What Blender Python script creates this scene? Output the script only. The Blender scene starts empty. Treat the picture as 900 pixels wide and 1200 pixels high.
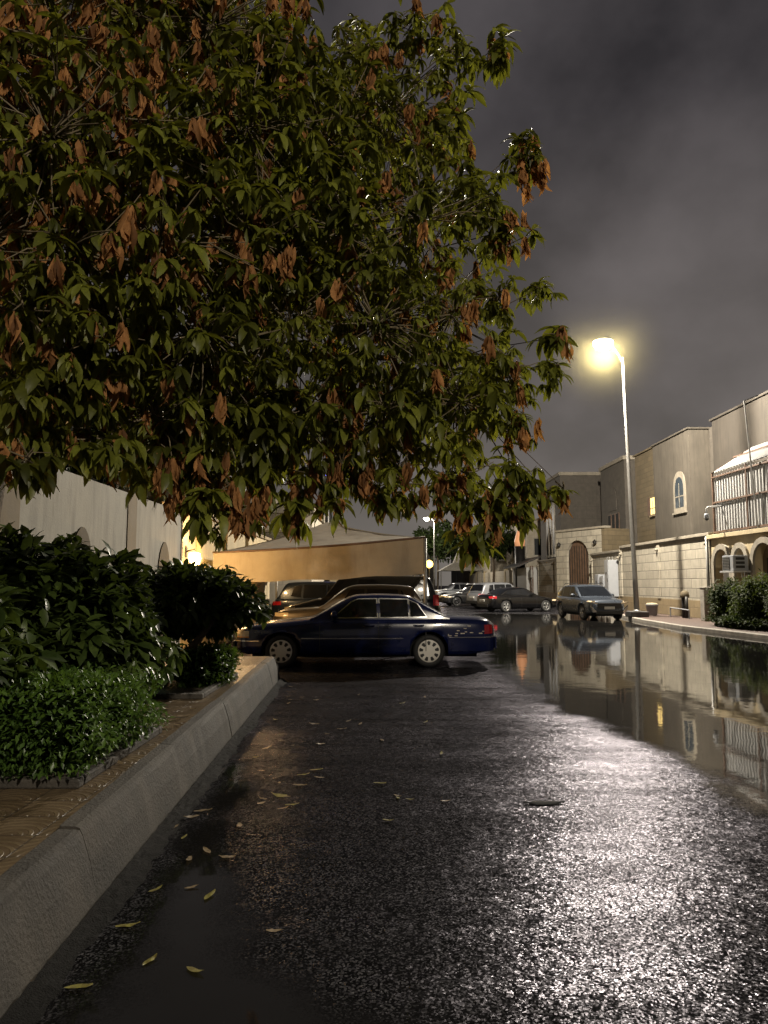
import bpy, bmesh, math, random
import numpy as np
from mathutils import Vector, Matrix, noise as mnoise
R = math.radians
scene = bpy.context.scene
COL = scene.collection
rng = random.Random(7)

# ------------------------------------------------------------------ camera model (photo pixels -> world), used for measuring
TH = R(5.58); F = 850.0; CH = 1.7
def P(px, py, D):
    u = (px-450)/F; v = (600-py)/F
    dy = math.cos(TH)-v*math.sin(TH); dz = math.sin(TH)+v*math.cos(TH)
    k = D/dy
    return Vector((u*k, D, CH+dz*k))
def G(px, py, z=0.0):
    u = (px-450)/F; v = (600-py)/F
    dy = math.cos(TH)-v*math.sin(TH); dz = math.sin(TH)+v*math.cos(TH)
    k = (z-CH)/dz
    return Vector((u*k, dy*k, z))

# ------------------------------------------------------------------ node helpers / materials
class NT:
    def __init__(s, nt): s.nt = nt
    def n(s, t, **kw):
        nd = s.nt.nodes.new(t)
        for k, v in kw.items():
            if k in ('operation','blend_type','feature','noise_dimensions','attribute_name','data_type','wave_type','bands_direction','interpolation_type','sky_type','invert','distance'):
                setattr(nd, k, v)
            else: nd.inputs[k].default_value = v
        return nd
    def l(s, a, b): s.nt.links.new(a, b)
    def math(s, op, a, b=None, c=None, clamp=False):
        m = s.nt.nodes.new('ShaderNodeMath'); m.operation = op; m.use_clamp = clamp
        for i, x in enumerate((a, b, c)):
            if x is None: continue
            if isinstance(x, (int, float)): m.inputs[i].default_value = x
            else: s.l(x, m.inputs[i])
        return m.outputs[0]
    def mix(s, fac, a, b, blend='MIX'):
        m = s.nt.nodes.new('ShaderNodeMixRGB'); m.blend_type = blend
        for i, x in ((0, fac), (1, a), (2, b)):
            if isinstance(x, (int, float)): m.inputs[i].default_value = x
            elif isinstance(x, (tuple, list)): m.inputs[i].default_value = (*x[:3], 1)
            else: s.l(x, m.inputs[i])
        return m.outputs[0]
    def ramp(s, fac, stops):
        r = s.nt.nodes.new('ShaderNodeValToRGB'); s.l(fac, r.inputs[0])
        els = r.color_ramp.elements
        while len(els) < len(stops): els.new(0.5)
        for e, (p, c) in zip(els, stops):
            e.position = p; e.color = (c, c, c, 1) if isinstance(c, (int, float)) else (*c, 1)
        return r.outputs[0]
    def noise(s, vec, scale, detail=4, rough=.55):
        n = s.n('ShaderNodeTexNoise', Scale=scale, Detail=detail, Roughness=rough)
        if vec is not None: s.l(vec, n.inputs['Vector'])
        return n.outputs['Fac']

def newmat(name):
    m = bpy.data.materials.new(name); m.use_nodes = True
    nt = m.node_tree; nt.nodes.clear()
    t = NT(nt)
    out = t.n('ShaderNodeOutputMaterial'); b = t.n('ShaderNodeBsdfPrincipled')
    t.l(b.outputs[0], out.inputs[0])
    return m, t, b, out

def pm(name, col, rough=.6, metal=0., var=.25, scale=3., bump=0., bscale=60., spec=.5, coat=0., dirt=0.):
    m, t, b, o = newmat(name)
    tc = t.n('ShaderNodeTexCoord').outputs['Object']
    nz = t.noise(tc, scale, 6, .6)
    dark = tuple(c*(1-var) for c in col); lite = tuple(min(1, c*(1+var)) for c in col)
    c = t.mix(t.ramp(nz, [(.3, 0), (.7, 1)]), dark, lite)
    if dirt:
        st = t.n('ShaderNodeMapping'); st.inputs['Scale'].default_value = (3, 3, .35); t.l(tc, st.inputs[0])
        d = t.ramp(t.noise(st.outputs[0], 1.6, 8, .7), [(.45, 0), (.75, 1)])
        c = t.mix(t.math('MULTIPLY', d, dirt), c, tuple(x*.35 for x in col))
    t.l(c, b.inputs['Base Color'])
    rr = t.math('ADD', t.math('MULTIPLY', nz, .25), rough-.12, clamp=True)
    t.l(rr, b.inputs['Roughness'])
    b.inputs['Metallic'].default_value = metal
    b.inputs['Specular IOR Level'].default_value = spec
    if coat: b.inputs['Coat Weight'].default_value = coat; b.inputs['Coat Roughness'].default_value = .04
    if bump:
        bn = t.n('ShaderNodeBump', Strength=bump, Distance=.02)
        t.l(t.noise(tc, bscale, 5, .65), bn.inputs['Height']); t.l(bn.outputs[0], b.inputs['Normal'])
    return m

def emis(name, col, strength):
    m, t, b, o = newmat(name)
    b.inputs['Base Color'].default_value = (*col, 1)
    b.inputs['Emission Color'].default_value = (*col, 1)
    b.inputs['Emission Strength'].default_value = strength
    return m

def blocks(name, c1, c2, mortar, bw, bh, msize=.012, rough=.8, bump=.5, dirt=.35, offset=.5, var=1.0):
    m, t, b, o = newmat(name)
    tc = t.n('ShaderNodeTexCoord').outputs['Object']
    sp = t.n('ShaderNodeSeparateXYZ'); t.l(tc, sp.inputs[0])
    cb = t.n('ShaderNodeCombineXYZ')
    t.l(t.math('ADD', sp.outputs[0], sp.outputs[1]), cb.inputs[0]); t.l(sp.outputs[2], cb.inputs[1])
    br = t.nt.nodes.new('ShaderNodeTexBrick'); t.l(cb.outputs[0], br.inputs['Vector'])
    br.offset = offset
    br.inputs['Scale'].default_value = 1; br.inputs['Brick Width'].default_value = bw; br.inputs['Row Height'].default_value = bh
    br.inputs['Mortar Size'].default_value = msize; br.inputs['Mortar Smooth'].default_value = .3; br.inputs['Bias'].default_value = 0
    br.inputs['Color1'].default_value = (*c1, 1); br.inputs['Color2'].default_value = (*c2, 1); br.inputs['Mortar'].default_value = (*mortar, 1)
    nz = t.noise(tc, 2.2, 8, .65)
    c = t.mix(t.math('MULTIPLY', t.ramp(nz, [(.35, 1), (.75, 0)]), dirt), br.outputs['Color'], tuple(x*.45 for x in c1))
    st = t.n('ShaderNodeMapping'); st.inputs['Scale'].default_value = (3, 3, .25); t.l(tc, st.inputs[0])
    d = t.ramp(t.noise(st.outputs[0], 1.7, 8, .7), [(.5, 0), (.8, 1)])
    c = t.mix(t.math('MULTIPLY', d, dirt), c, tuple(x*.4 for x in c1))
    t.l(c, b.inputs['Base Color']); b.inputs['Roughness'].default_value = rough
    bn = t.n('ShaderNodeBump', Strength=bump, Distance=.03)
    h = t.math('ADD', t.math('MULTIPLY', br.outputs['Fac'], -1.0), t.math('MULTIPLY', t.noise(tc, 14, 6, .7), .7))
    t.l(h, bn.inputs['Height']); t.l(bn.outputs[0], b.inputs['Normal'])
    return m

def leafmat(name, c_dark, c_lite, transl=.35, rough=.4, spec=.5):
    m, t, b, o = newmat(name)
    at = t.n('ShaderNodeAttribute', attribute_name='tint').outputs['Fac']
    tc = t.n('ShaderNodeTexCoord').outputs['Object']
    nz = t.noise(tc, 30, 3, .6)
    c = t.mix(at, c_dark, c_lite)
    c = t.mix(t.ramp(nz, [(.35, .0), (.75, .45)]), c, tuple(x*.5 for x in c_dark))
    t.l(c, b.inputs['Base Color']); b.inputs['Roughness'].default_value = rough
    b.inputs['Specular IOR Level'].default_value = spec
    tr = t.n('ShaderNodeBsdfTranslucent'); t.l(t.mix(.6, c, (c_lite[0]*1.5, c_lite[1]*1.4, c_lite[2]*.7)), tr.inputs[0])
    mx = t.n('ShaderNodeMixShader'); mx.inputs[0].default_value = transl
    t.l(b.outputs[0], mx.inputs[1]); t.l(tr.outputs[0], mx.inputs[2]); t.l(mx.outputs[0], o.inputs[0])
    return m

# ------------------------------------------------------------------ mesh builder
class MB:
    def __init__(s): s.v = []; s.f = []
    def add(s, vs, fs):
        o = len(s.v); s.v += [tuple(v) for v in vs]; s.f += [tuple(i+o for i in f) for f in fs]; return s
    def box(s, x0, x1, y0, y1, z0, z1, M=None):
        vs = [Vector((x, y, z)) for z in (z0, z1) for y in (y0, y1) for x in (x0, x1)]
        if M: vs = [M @ v for v in vs]
        return s.add(vs, [(0,2,3,1),(4,5,7,6),(0,1,5,4),(2,6,7,3),(0,4,6,2),(1,3,7,5)])
    def tube(s, pts, rs, n=8, cap=True):
        pts = [Vector(p) for p in pts]
        if isinstance(rs, (int, float)): rs = [rs]*len(pts)
        vs = []; fs = []; prev = None
        for i, p in enumerate(pts):
            d = (pts[min(i+1, len(pts)-1)]-pts[max(i-1, 0)])
            d = d.normalized() if d.length > 1e-9 else Vector((0,0,1))
            if prev is None:
                a = d.orthogonal().normalized()
            else:
                a = prev-d*prev.dot(d)
                a = a.normalized() if a.length > 1e-6 else d.orthogonal().normalized()
            prev = a; b = d.cross(a)
            for k in range(n):
                an = 2*math.pi*k/n
                vs.append(p+(a*math.cos(an)+b*math.sin(an))*rs[i])
        for i in range(len(pts)-1):
            for k in range(n):
                k2 = (k+1) % n
                fs.append((i*n+k, i*n+k2, (i+1)*n+k2, (i+1)*n+k))
        if cap:
            fs.append(tuple(range(n-1, -1, -1))); fs.append(tuple((len(pts)-1)*n+k for k in range(n)))
        return s.add(vs, fs)
    def lathe(s, prof, n=24, M=None, cap=True):
        vs = []; fs = []
        for r, z in prof:
            for k in range(n):
                a = 2*math.pi*k/n; vs.append(Vector((r*math.cos(a), r*math.sin(a), z)))
        if M: vs = [M @ v for v in vs]
        for i in range(len(prof)-1):
            for k in range(n):
                k2 = (k+1) % n; fs.append((i*n+k, i*n+k2, (i+1)*n+k2, (i+1)*n+k))
        if cap:
            if prof[0][0] > 1e-4: fs.append(tuple(range(n-1, -1, -1)))
            if prof[-1][0] > 1e-4: fs.append(tuple((len(prof)-1)*n+k for k in range(n)))
        return s.add(vs, fs)
    def grid(s, rows):
        m = len(rows[0]); vs = [p for r in rows for p in r]
        fs = [(i*m+j, i*m+j+1, (i+1)*m+j+1, (i+1)*m+j) for i in range(len(rows)-1) for j in range(m-1)]
        return s.add(vs, fs)
    def prism(s, poly, fn, d0, d1):
        """poly in 2D, fn(a,b,d)->Vector"""
        n = len(poly)
        vs = [fn(a, b, d0) for a, b in poly]+[fn(a, b, d1) for a, b in poly]
        fs = [tuple(range(n)), tuple(range(2*n-1, n-1, -1))]+[(i, n+i, n+(i+1) % n, (i+1) % n) for i in range(n)]
        return s.add(vs, fs)
    def build(s, name, mat, parent=None, smooth=False, bevel=0., merge=False, subsurf=0):
        me = bpy.data.meshes.new(name)
        me.from_pydata(s.v, [], s.f)
        bm = bmesh.new(); bm.from_mesh(me)
        if merge: bmesh.ops.remove_doubles(bm, verts=bm.verts, dist=1e-4)
        bmesh.ops.recalc_face_normals(bm, faces=bm.faces)
        bm.to_mesh(me); bm.free()
        if smooth: me.polygons.foreach_set('use_smooth', [True]*len(me.polygons))
        o = bpy.data.objects.new(name, me); COL.objects.link(o)
        if mat: me.materials.append(mat)
        if parent: o.parent = parent
        if bevel:
            b = o.modifiers.new('bevel', 'BEVEL'); b.width = bevel; b.segments = 2; b.limit_method = 'ANGLE'
        if subsurf:
            q = o.modifiers.new('sub', 'SUBSURF'); q.levels = q.render_levels = subsurf
        return o

def tag(o, label=None, cat=None, group=None, kind=None):
    if label: o['label'] = label
    if cat: o['category'] = cat
    if group: o['group'] = group
    if kind: o['kind'] = kind
    return o
def thing(name, label, cat, loc=(0,0,0), rz=0, group=None):
    o = bpy.data.objects.new(name, None); COL.objects.link(o)
    o.location = loc; o.rotation_euler = (0, 0, rz); o.empty_display_size = .2
    return tag(o, label, cat, group)

# numpy leaf scatter -------------------------------------------------
def leaf_template(segs=3, length=1., width=.26, droop=.5, fold=.35, curl=0.):
    vs = []; fs = []
    for i in range(segs+1):
        t = i/segs
        w = width*.5*max(.06, math.sin(math.pi*min(1, t*.93+.05))**.8)
        ang = -droop*t
        x = length*(math.sin(droop*t)/droop if droop > 1e-3 else t); z = -length*((1-math.cos(droop*t))/droop if droop > 1e-3 else 0)
        z2 = w*fold
        c = curl*math.sin(t*7)
        vs += [(x, -w, z+z2+c*w), (x, 0, z), (x, w, z+z2-c*w)]
    for i in range(segs):
        a = i*3; b = a+3
        fs += [(a, a+1, b+1, b), (a+1, a+2, b+2, b+1)]
    return np.array(vs), np.array(fs)
def scatter(name, tmpl, mats, tints, mat, parent, smooth=False):
    tv, tf = tmpl
    mats = np.array(mats)                    # n x 4 x 4
    n = len(mats)
    v = np.einsum('nij,kj->nki', mats[:, :3, :3], tv)+mats[:, None, :3, 3]
    f = (tf[None]+(np.arange(n)*len(tv))[:, None, None]).reshape(-1, 4)
    v = v.reshape(-1, 3)
    me = bpy.data.meshes.new(name)
    me.vertices.add(len(v)); me.vertices.foreach_set('co', v.ravel())
    me.loops.add(f.size); me.loops.foreach_set('vertex_index', f.ravel().astype(np.int32))
    me.polygons.add(len(f)); me.polygons.foreach_set('loop_start', np.arange(0, f.size, 4, dtype=np.int32))
    at = me.attributes.new('tint', 'FLOAT', 'FACE')
    at.data.foreach_set('value', np.repeat(np.array(tints, dtype=np.float32), len(tf)))
    me.update(calc_edges=True); me.validate()
    if smooth: me.polygons.foreach_set('use_smooth', [True]*len(me.polygons))
    me.materials.append(mat)
    o = bpy.data.objects.new(name, me); COL.objects.link(o)
    if parent: o.parent = parent
    return o
def leafM(pos, d, roll, s, up=Vector((0,0,1))):
    d = d.normalized()
    y = up.cross(d)
    if y.length < 1e-3: y = d.orthogonal()
    y.normalize(); z = d.cross(y)
    c, sn = math.cos(roll), math.sin(roll)
    y2 = y*c+z*sn; z2 = z*c-y*sn
    return [[d.x*s, y2.x*s, z2.x*s, pos.x], [d.y*s, y2.y*s, z2.y*s, pos.y], [d.z*s, y2.z*s, z2.z*s, pos.z], [0,0,0,1]]
def rdir(r=rng):
    while True:
        v = Vector((r.uniform(-1,1), r.uniform(-1,1), r.uniform(-1,1)))
        if .05 < v.length < 1: return v.normalized()

# ------------------------------------------------------------------ materials
M = {}
M['white_wall'] = pm('painted plaster', (.38,.355,.30), .8, var=.12, scale=1.2, bump=.25, bscale=25, dirt=.75)
M['tan_trim'] = pm('tan trim', (.20,.155,.095), .8, var=.15, scale=2, bump=.2, bscale=30, dirt=.3)
M['tan_dark'] = pm('dark tan panel', (.115,.088,.05), .85, var=.2, scale=2, bump=.2, bscale=30, dirt=.4)
M['kerb'] = pm('concrete kerb', (.047,.041,.034), .8, var=.5, scale=2.2, bump=.7, bscale=45, dirt=.8)
M['dark_edge'] = pm('dirty edging stone', (.055,.048,.04), .8, var=.4, scale=5, bump=.6, bscale=40, dirt=.5)
M['concrete'] = pm('concrete', (.25,.23,.2), .8, var=.25, scale=4, bump=.5, bscale=50, dirt=.3)
M['stone'] = blocks('white stone blocks', (.39,.355,.285), (.285,.26,.21), (.075,.066,.054), 1.05, .44, .02, dirt=.6, bump=.7)
M['plinth'] = blocks('tan plinth stone', (.24,.18,.10), (.19,.145,.08), (.11,.085,.05), .9, .45, .012, dirt=.4)
M['coping'] = pm('stone coping', (.22,.195,.155), .8, var=.2, scale=3, bump=.3, bscale=40, dirt=.4)
M['render_brown'] = blocks('grey brown render', (.088,.076,.062), (.080,.069,.057), (.06,.052,.043), 4.2, 1.05, .02, bump=.2, dirt=.7)
M['render_grey'] = pm('taupe render', (.070,.060,.047), .85, var=.2, scale=.7, bump=.3, bscale=30, dirt=.7)
M['render_dark'] = pm('dark taupe render', (.036,.030,.0235), .85, var=.2, scale=.7, bump=.3, bscale=30, dirt=.7)
M['brick_tan'] = blocks('tan stone cladding', (.13,.10,.058), (.10,.078,.045), (.06,.048,.028), .7, .32, .012, dirt=.3)
M['cream'] = pm('cream render', (.38,.31,.19), .8, var=.15, scale=1.5, bump=.25, bscale=30, dirt=.35)
M['far_beige'] = blocks('far beige wall', (.50,.45,.36), (.46,.41,.33), (.36,.32,.26), 1.6, .8, .02, bump=.2, dirt=.5)
M['dark_metal'] = pm('dark metal', (.03,.028,.026), .45, .6)
M['rust_metal'] = pm('brown metal', (.10,.06,.04), .6, .3, var=.4)
M['galv'] = pm('galvanised steel', (.20,.195,.185), .5, .4, var=.15, scale=6)
M['white_metal'] = pm('white painted metal', (.35,.35,.345), .45, var=.08)
M['white_plastic'] = pm('white plastic', (.24,.25,.27), .4, var=.06)
M['glass_dark'] = pm('window glass', (.012,.014,.016), .45, var=.1, spec=.2)
M['glass_blue'] = pm('bluish window glass', (.035,.045,.055), .15, var=.2, spec=.6)
M['black_void'] = pm('black opening', (.006,.006,.006), .9)
M['lit_window'] = emis('lit window', (1,.72,.25), 1.2)
M['bark'] = pm('bark', (.09,.065,.042), .85, var=.35, scale=9, bump=.9, bscale=35)
M['twig'] = pm('pale twig', (.12,.095,.055), .7, var=.3, scale=10)
M['soil'] = pm('soil', (.06,.045,.03), .95, var=.4, scale=9, bump=1, bscale=40)
M['tyre'] = pm('tyre rubber', (.012,.012,.012), .7)
M['chrome'] = pm('chrome trim', (.6,.6,.6), .15, 1., var=.05)
M['car_glass'] = pm('car glass', (.006,.007,.009), .06, spec=.7, var=.1)
M['red_lens'] = pm('red lamp lens', (.28,.01,.015), .15, spec=.7)
M['amber_lens'] = pm('amber lamp lens', (.65,.27,.06), .2, spec=.7)
M['clear_lens'] = pm('clear lamp lens', (.62,.50,.33), .15, spec=.7)
M['black_plastic'] = pm('black plastic', (.012,.012,.012), .5)
M['plate'] = pm('number plate', (.55,.54,.5), .4, var=.05)
M['underbody'] = pm('underbody', (.004,.004,.004), .95)
M['rim_cream'] = pm('wheel cover', (.74,.71,.65), .35, .0, var=.08)
M['rim_dark'] = pm('dark alloy', (.12,.12,.125), .3, .8)
M['rim_silver'] = pm('silver alloy', (.42,.42,.42), .3, .8)

# road ---------------------------------------------------------------
def road_mat():
    m, t, b, o = newmat('wet asphalt')
    tc = t.n('ShaderNodeTexCoord').outputs['Object']
    big = t.noise(tc, .45, 5, .6); mid = t.noise(tc, 2.6, 5, .6)
    vo = t.n('ShaderNodeTexVoronoi', Scale=108.); t.l(tc, vo.inputs['Vector'])
    vo2 = t.n('ShaderNodeTexVoronoi', Scale=180.); t.l(tc, vo2.inputs['Vector'])
    g = t.mix(t.ramp(vo.outputs['Color'], [(.55, 0), (.98, 1)]), (.004,.004,.0042), (.085,.084,.09))
    c = t.mix(t.ramp(mid, [(.35, 0), (.7, .6)]), g, (.008,.008,.0085))
    t.l(c, b.inputs['Base Color'])
    wet = t.ramp(t.math('ADD', t.math('MULTIPLY', big, .65), t.math('MULTIPLY', mid, .35)), [(.36, 0), (.6, 1)])
    rgh = t.math('ADD', t.math('MULTIPLY', wet, .10), .20)
    gl = t.ramp(t.math('ADD', t.math('MULTIPLY', vo2.outputs['Color'], .5), t.math('MULTIPLY', vo.outputs['Color'], .5)), [(.32, .06), (.86, .9)])
    vo3 = t.n('ShaderNodeTexVoronoi', Scale=30.); t.l(tc, vo3.inputs['Vector'])
    g3 = t.ramp(vo3.outputs['Color'], [(.2, .7), (.8, 1)])
    st = t.n('ShaderNodeMapping'); st.inputs['Scale'].default_value = (.55, 2.2, 1); st.inputs['Rotation'].default_value = (0, 0, .25); t.l(tc, st.inputs[0])
    pat = t.ramp(t.noise(st.outputs[0], 1.1, 7, .65), [(.36, .38), (.60, 1)])
    mask = t.math('MULTIPLY', t.math('MULTIPLY', t.math('ADD', t.math('MULTIPLY', gl, .52), .10), g3), pat, clamp=True)
    b.inputs['Specular IOR Level'].default_value = 0.; b.inputs['Roughness'].default_value = 1.
    mx = t.n('ShaderNodeMixShader'); fr = t.n('ShaderNodeFresnel', IOR=1.42); gs = t.n('ShaderNodeBsdfGlossy'); gs.inputs['Color'].default_value = (.90,.87,1,1)
    t.l(t.math('MULTIPLY', mask, fr.outputs[0]), mx.inputs[0]); t.l(b.outputs[0], mx.inputs[1]); t.l(gs.outputs[0], mx.inputs[2]); t.l(mx.outputs[0], o.inputs[0])
    h = t.noise(tc, 16, 3, .6)
    bn = t.n('ShaderNodeBump', Distance=.005); t.l(h, bn.inputs['Height'])
    t.l(t.math('ADD', t.math('MULTIPLY', wet, .25), .5), bn.inputs['Strength'])
    def vm(op, a, b_):
        v = t.nt.nodes.new('ShaderNodeVectorMath'); v.operation = op
        for i, x in ((0, a), (1, b_)):
            if x is None: continue
            if isinstance(x, tuple): v.inputs[i].default_value = x
            else: t.l(x, v.inputs[i])
        return v.outputs[0]
    geo = t.nt.nodes.new('ShaderNodeNewGeometry')
    tilt = vm('MULTIPLY', vm('SUBTRACT', vo.outputs['Color'], (.5,.5,.5)), (.25,.25,0.))
    tilt = vm('ADD', tilt, vm('MULTIPLY', vm('SUBTRACT', vo3.outputs['Color'], (.5,.5,.5)), (.12,.12,0.)))
    t.l(vm('NORMALIZE', vm('ADD', geo.outputs['Normal'], tilt), None), bn.inputs['Normal'])
    t.l(bn.outputs[0], gs.inputs['Normal']); t.l(bn.outputs[0], fr.inputs['Normal']); t.l(rgh, gs.inputs['Roughness'])
    return m
M['road'] = road_mat()
def water_mat(name='rain water', soft=.22):
    m, t, b, o = newmat(name)
    tc = t.n('ShaderNodeTexCoord').outputs['Object']
    b.inputs['Base Color'].default_value = (.010,.0095,.009,1)
    b.inputs['Roughness'].default_value = .045; b.inputs['IOR'].default_value = 1.31
    b.inputs['Specular IOR Level'].default_value = .5
    bn = t.n('ShaderNodeBump', Strength=.10, Distance=.02); t.l(t.noise(tc, 2.2, 3, .5), bn.inputs['Height'])
    t.l(bn.outputs[0], b.inputs['Normal'])
    d = t.n('ShaderNodeAttribute', attribute_name='depth').outputs['Fac']
    vo = t.n('ShaderNodeTexVoronoi', Scale=85.); t.l(tc, vo.inputs['Vector'])
    k = t.math('ADD', d, t.math('MULTIPLY', t.math('SUBTRACT', t.noise(tc, 1.3, 5, .6), .5), 1.2))
    k = t.math('ADD', k, t.math('MULTIPLY', t.math('SUBTRACT', vo.outputs['Distance'], .5), .35))
    a = t.nt.nodes.new('ShaderNodeMapRange'); a.interpolation_type = 'SMOOTHSTEP'
    t.l(k, a.inputs['Value']); a.inputs['From Min'].default_value = -soft; a.inputs['From Max'].default_value = soft
    tr = t.n('ShaderNodeBsdfTransparent'); mx = t.n('ShaderNodeMixShader')
    t.l(a.outputs[0], mx.inputs[0]); t.l(tr.outputs[0], mx.inputs[1]); t.l(b.outputs[0], mx.inputs[2]); t.l(mx.outputs[0], o.inputs[0])
    return m
M['water'] = water_mat()
def paver_mat():
    m, t, b, o = newmat('fan pattern pavers')
    tc = t.n('ShaderNodeTexCoord').outputs['Object']
    sp = t.n('ShaderNodeSeparateXYZ'); t.l(tc, sp.inputs[0])
    S = .3
    x = t.math('DIVIDE', sp.outputs[0], S); y = t.math('DIVIDE', sp.outputs[1], S)
    fx = t.math('SUBTRACT', t.math('FRACT', x), .5); fy = t.math('FRACT', y)
    r = t.math('SQRT', t.math('ADD', t.math('MULTIPLY', fx, fx), t.math('MULTIPLY', fy, fy)))
    w = t.math('SINE', t.math('MULTIPLY', r, 38.))
    groove = t.ramp(w, [(.0, 0), (.35, 1)])
    ex = t.math('ABSOLUTE', fx); edge = t.math('GREATER_THAN', ex, .485)
    edge2 = t.math('GREATER_THAN', t.math('ABSOLUTE', t.math('SUBTRACT', fy, .5)), .485)
    e = t.math('MAXIMUM', edge, edge2)
    nz = t.noise(tc, 3, 6, .65)
    c = t.mix(t.ramp(nz, [(.3, 0), (.7, 1)]), (.080,.058,.033), (.165,.122,.068))
    c = t.mix(t.math('MULTIPLY', t.math('SUBTRACT', 1, groove), .45), c, (.06,.035,.022))
    c = t.mix(e, c, (.035,.025,.018))
    t.l(c, b.inputs['Base Color'])
    t.l(t.math('ADD', t.math('MULTIPLY', nz, .4), .18), b.inputs['Roughness'])
    bn = t.n('ShaderNodeBump', Strength=.6, Distance=.012)
    hh = t.math('ADD', t.math('SUBTRACT', groove, t.math('MULTIPLY', e, 1.5)), t.math('MULTIPLY', t.noise(tc, 60, 4, .6), .5))
    t.l(hh, bn.inputs['Height']); t.l(bn.outputs[0], b.inputs['Normal'])
    return m
M['paver'] = paver_mat()
M['red_paver'] = blocks('red pavement', (.075,.047,.037), (.062,.04,.032), (.04,.028,.024), .2, .1, .008, bump=.3)
def fabric_mat():
    m, t, b, o = newmat('tan canopy fabric')
    tc = t.n('ShaderNodeTexCoord').outputs['Object']
    nz = t.noise(tc, 1.1, 7, .65)
    c = t.mix(t.ramp(nz, [(.3, 0), (.75, 1)]), (.25,.215,.165), (.37,.325,.25))
    st = t.n('ShaderNodeMapping'); st.inputs['Scale'].default_value = (2, 2, .3); t.l(tc, st.inputs[0])
    c = t.mix(t.math('MULTIPLY', t.ramp(t.noise(st.outputs[0], 1.3, 7, .7), [(.5, 0), (.72, 1)]), .5), c, (.16,.11,.065))
    t.l(c, b.inputs['Base Color']); b.inputs['Roughness'].default_value = .8
    bn = t.n('ShaderNodeBump', Strength=.35, Distance=.05); t.l(t.noise(tc, 3, 5, .6), bn.inputs['Height']); t.l(bn.outputs[0], b.inputs['Normal'])
    tr = t.n('ShaderNodeBsdfTranslucent'); t.l(c, tr.inputs[0])
    mx = t.n('ShaderNodeMixShader'); mx.inputs[0].default_value = .25
    t.l(b.outputs[0], mx.inputs[1]); t.l(tr.outputs[0], mx.inputs[2]); t.l(mx.outputs[0], o.inputs[0])
    return m
M['fabric'] = fabric_mat()
M['leaf'] = leafmat('tree leaf', (.036,.042,.007), (.205,.225,.032), .42, .45, .35)
M['dead'] = leafmat('dead leaf', (.10,.046,.017), (.46,.225,.080), .3, .75, .2)
M['shrub'] = leafmat('shrub leaf', (.026,.044,.010), (.080,.118,.026), .2, .38, .35)
M['bushleaf'] = leafmat('dull bush leaf', (.014,.022,.006), (.04,.06,.016), .2, .65, .15)
M['hedge'] = leafmat('hedge leaf', (.034,.072,.013), (.11,.195,.034), .25, .4)
M['fallen'] = leafmat('fallen leaf', (.16,.13,.035), (.30,.28,.07), .2, .45)
M['fallen_pale'] = leafmat('pale fallen leaf', (.15,.11,.06), (.28,.21,.12), .2, .5)
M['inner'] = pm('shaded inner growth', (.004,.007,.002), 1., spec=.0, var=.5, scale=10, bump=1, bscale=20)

# ------------------------------------------------------------------ setting: road, kerbs, pavements
def sheet(name, x0, x1, y0, y1, z, mat):
    b = MB(); b.add([(x0,y0,z),(x1,y0,z),(x1,y1,z),(x0,y1,z)], [(0,1,2,3)])
    return tag(b.build(name, mat), kind='structure')
sheet('road', -220, 220, -60, 420, 0, M['road'])

# water
def sdf(poly, x, y):
    d = 1e9; inside = False; n = len(poly)
    for i in range(n):
        ax, ay = poly[i]; bx, by = poly[(i+1) % n]
        ex, ey = bx-ax, by-ay; wx, wy = x-ax, y-ay
        tt = max(0, min(1, (wx*ex+wy*ey)/(ex*ex+ey*ey+1e-12)))
        d = min(d, (wx-ex*tt)**2+(wy-ey*tt)**2)
        if (ay > y) != (by > y) and x < (bx-ax)*(y-ay)/(by-ay)+ax: inside = not inside
    return math.sqrt(d)*(1 if inside else -1)
def puddle(name, poly, step, z, mat, scale=1.):
    xs = [p[0] for p in poly]; ys = [p[1] for p in poly]
    x0, x1, y0, y1 = min(xs)-.8, max(xs)+.8, min(ys)-.8, max(ys)+.8
    nx = int((x1-x0)/step)+1; ny = int((y1-y0)/step)+1
    v = []; dep = []
    for j in range(ny):
        for i in range(nx):
            x = x0+i*step; y = y0+j*step
            v.append((x, y, z)); dep.append(sdf(poly, x, y)*scale)
    f = [(j*nx+i, j*nx+i+1, (j+1)*nx+i+1, (j+1)*nx+i) for j in range(ny-1) for i in range(nx-1)
         if max(dep[j*nx+i], dep[j*nx+i+1], dep[(j+1)*nx+i+1], dep[(j+1)*nx+i]) > -.85]
    me = bpy.data.meshes.new(name); me.from_pydata(v, [], f)
    a = me.attributes.new('depth', 'FLOAT', 'POINT'); a.data.foreach_set('value', dep)
    me.materials.append(mat)
    o = bpy.data.objects.new(name, me); COL.objects.link(o)
    return tag(o, kind='structure')
RK = [(12.6,6),(12.2,14),(11.6,21.7),(10.95,27),(11.2,32.5),(12.0,38),(12.3,46),(12.3,90)]     # right kerb line
def rk(y):
    for (xa, ya), (xb, yb) in zip(RK, RK[1:]):
        if ya <= y <= yb: return xa+(xb-xa)*(y-ya)/(yb-ya)
    return RK[-1][0] if y > 50 else RK[0][0]
edge = [G(*p) for p in [(930,968),(862,930),(825,906),(772,879),(711,853),(647,827),(600,800),(578,778),(572,757)]]
wp = [(p.x, p.y) for p in edge]+[(2.9,21),(3.2,26),(3.6,32),(4.2,38),(5.6,40.8),(8.5,39.5),(10.5,40)]
wp += [(rk(y)+.25, y) for y in (38,34,32,29,26,22,17,12,8)]
puddle('puddle', wp, .16, .006, M['water'])
kp = [G(*p) for p in [(262,905),(285,925),(262,980),(262,1030),(285,1085),(320,1130),(400,1190),(500,1260)]]
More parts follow.
